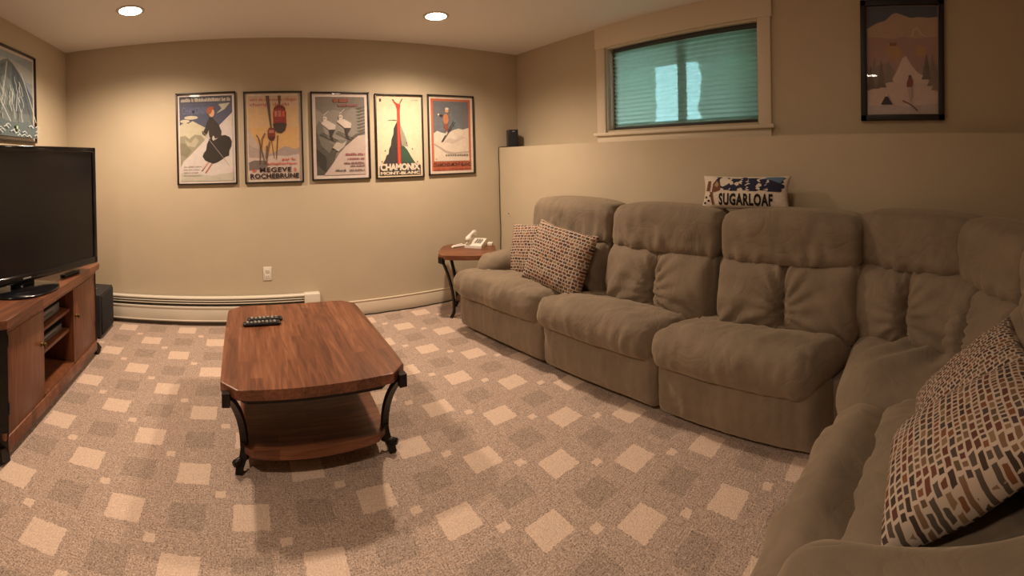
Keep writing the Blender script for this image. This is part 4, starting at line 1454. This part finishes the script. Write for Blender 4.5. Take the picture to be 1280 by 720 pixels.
def poster_map(p):
    p.rect(0, 0, 1, 1, (150, 166, 178))
    p.ragged([(0, .88), (.3, .90), (.6, .93), (1, .86)], .7, (176, 182, 182))
    p.ragged([(0, .70), (.15, .74), (.30, .80), (.45, .89), (.53, .92), (.60, .89), (.72, .80), (.86, .66), (1, .52)], 0, (104, 120, 124))
    p.ragged([(.60, .89), (.72, .80), (.86, .66), (1, .52)], .30, (84, 100, 112))
    p.poly([(.30, .62), (.48, .72), (.58, .66), (.66, .50), (.60, .38), (.42, .36), (.30, .46)], (128, 142, 142))
    rnd = random.Random(11)
    for k in range(34):
        u, v = .12 + .62 * rnd.random(), .30 + .46 * rnd.random()
        q = [(u, v)]
        for s in range(4):
            u += (rnd.random() - .35) * .05; v -= .025 + .03 * rnd.random()
            q.append((u, v))
        p.line(q, .006, (196, 202, 200))
    for q in ([(.70, .78), (.86, .48), (.99, .20)], [(.45, .86), (.40, .6), (.36, .4)], [(.30, .44), (.46, .22), (.56, .10)], [(.62, .52), (.60, .30)]):
        p.line(q, .007, (200, 206, 204))
    p.ragged([(0, .22), (.2, .26), (.4, .18), (.62, .16), (.8, .20), (1, .14)], 0, (92, 106, 110))
    for k in range(26):
        u, v = rnd.random(), .01 + .14 * rnd.random()
        p.line([(u, v), (u + .05, v + .02), (u + .09, v - .01)], .008, (186, 196, 198))
    p.rect(.56, .08, .61, .14, (72, 104, 78)); p.rect(.575, .09, .60, .125, (196, 206, 190))


G = 'ski posters in a row on the back wall'
for x0, x1, z0, z1, dr, mg, pap, lb in (
        (-.588, -.069, 1.191, 1.983, poster_lady, .018, (226, 212, 204), 'framed ski poster of a woman in a dark skirt skiing downhill'),
        (-.004, .504, 1.191, 1.977, poster_cable, .024, (224, 206, 190), 'framed ski poster of two red cable cars lettered MEGEVE ROCHEBRUNE'),
        (.577, 1.106, 1.200, 1.970, poster_slalom, .030, (224, 208, 200), 'framed grey ski poster of two crouching racers in snow spray'),
        (1.158, 1.626, 1.195, 1.960, poster_skis, .020, (238, 216, 186), 'framed ski poster of tall red skis before a peak, lettered CHAMONIX'),
        (1.675, 2.178, 1.207, 1.970, poster_jumper, .024, (230, 212, 196), 'framed orange bordered ski poster of a jumper above snowy mountains')):
    framed('framed_poster', lb, ((x0 + x1) / 2, D, z0), 0, x1 - x0, z1 - z0, .013, FRAME, mg, pap, dr, G)
framed('framed_poster', 'wide black framed mountain ski poster on the wall above the sofa corner', (XU, .114, 1.550), math.radians(-90), .525, .753, .036, FRAME2, .004, (170, 152, 148),
       poster_mountain, depth=.03)
mp = framed('framed_poster', 'framed blue grey trail map poster on the wall above the television', (XL, 2.625, 1.562), math.radians(90), .86, .683, .013, FRAME, .022, (222, 208, 196), poster_map)
# the map sits high on its sheet; a caption line runs under it
cap = Print(-.43 + .035, .013, .79, .07, -.0052)
cap.rect(-.02, 0.0, 1.02, 1.0, (222, 208, 196))
cap.k = 30
cap.text('Sugarloaf', .22, .42, .50, .72, (96, 88, 84), .0, 1.25)
cap.text('Maine', .60, .42, .76, .70, (96, 88, 84), .0, 1.25)
cap.b.build('caption', None, mp)

# ------------------------------------------------------------------ recessed ceiling lights
LENS = emit_material('lamp_lens', (1.0, 0.86, 0.66), 14.0)


def can_light(x, y, power, label, end=''):
    # the two lights beyond the top of the picture show as reflections in the poster glass
    t = thing('recessed_light' + end, label, 'ceiling light', (x, y, H), 0, 'recessed ceiling lights')
    MB().lathe([(.070, -.004), (.098, -.006), (.100, 0.0), (.07, 0.0)], n=40).build('trim_ring', WHITE_METAL, t)
    MB().lathe([(.078, 0.0), (.078, -.0065), (.05, -.010), (.001, -.011)], n=32).build('lens' + end, LENS, t)
    ld = bpy.data.lights.new('lamp' + end, 'SPOT')
    ld.energy = power
    ld.color = LAMP_COLOR
    ld.spot_size = math.radians(156)
    ld.spot_blend = 1.0
    ld.shadow_soft_size = 0.06
    lo = bpy.data.objects.new('lamp' + end, ld)
    C.objects.link(lo)
    lo.parent = t
    lo.location = (0, 0, -.075)


can_light(-0.76, 2.87, LAMP_FAR, 'lit recessed ceiling light near the corner above the television')
can_light(1.425, 2.935, LAMP_FAR * 1.08, 'lit recessed ceiling light above the far end of the sofa')
can_light(-0.76, 0.70, LAMP_NEAR, 'lit recessed ceiling light over the open carpet beside the camera', '_offscreen')
can_light(1.45, 0.74, LAMP_CORNER, 'lit recessed ceiling light over the corner of the sofa', '_offscreen')
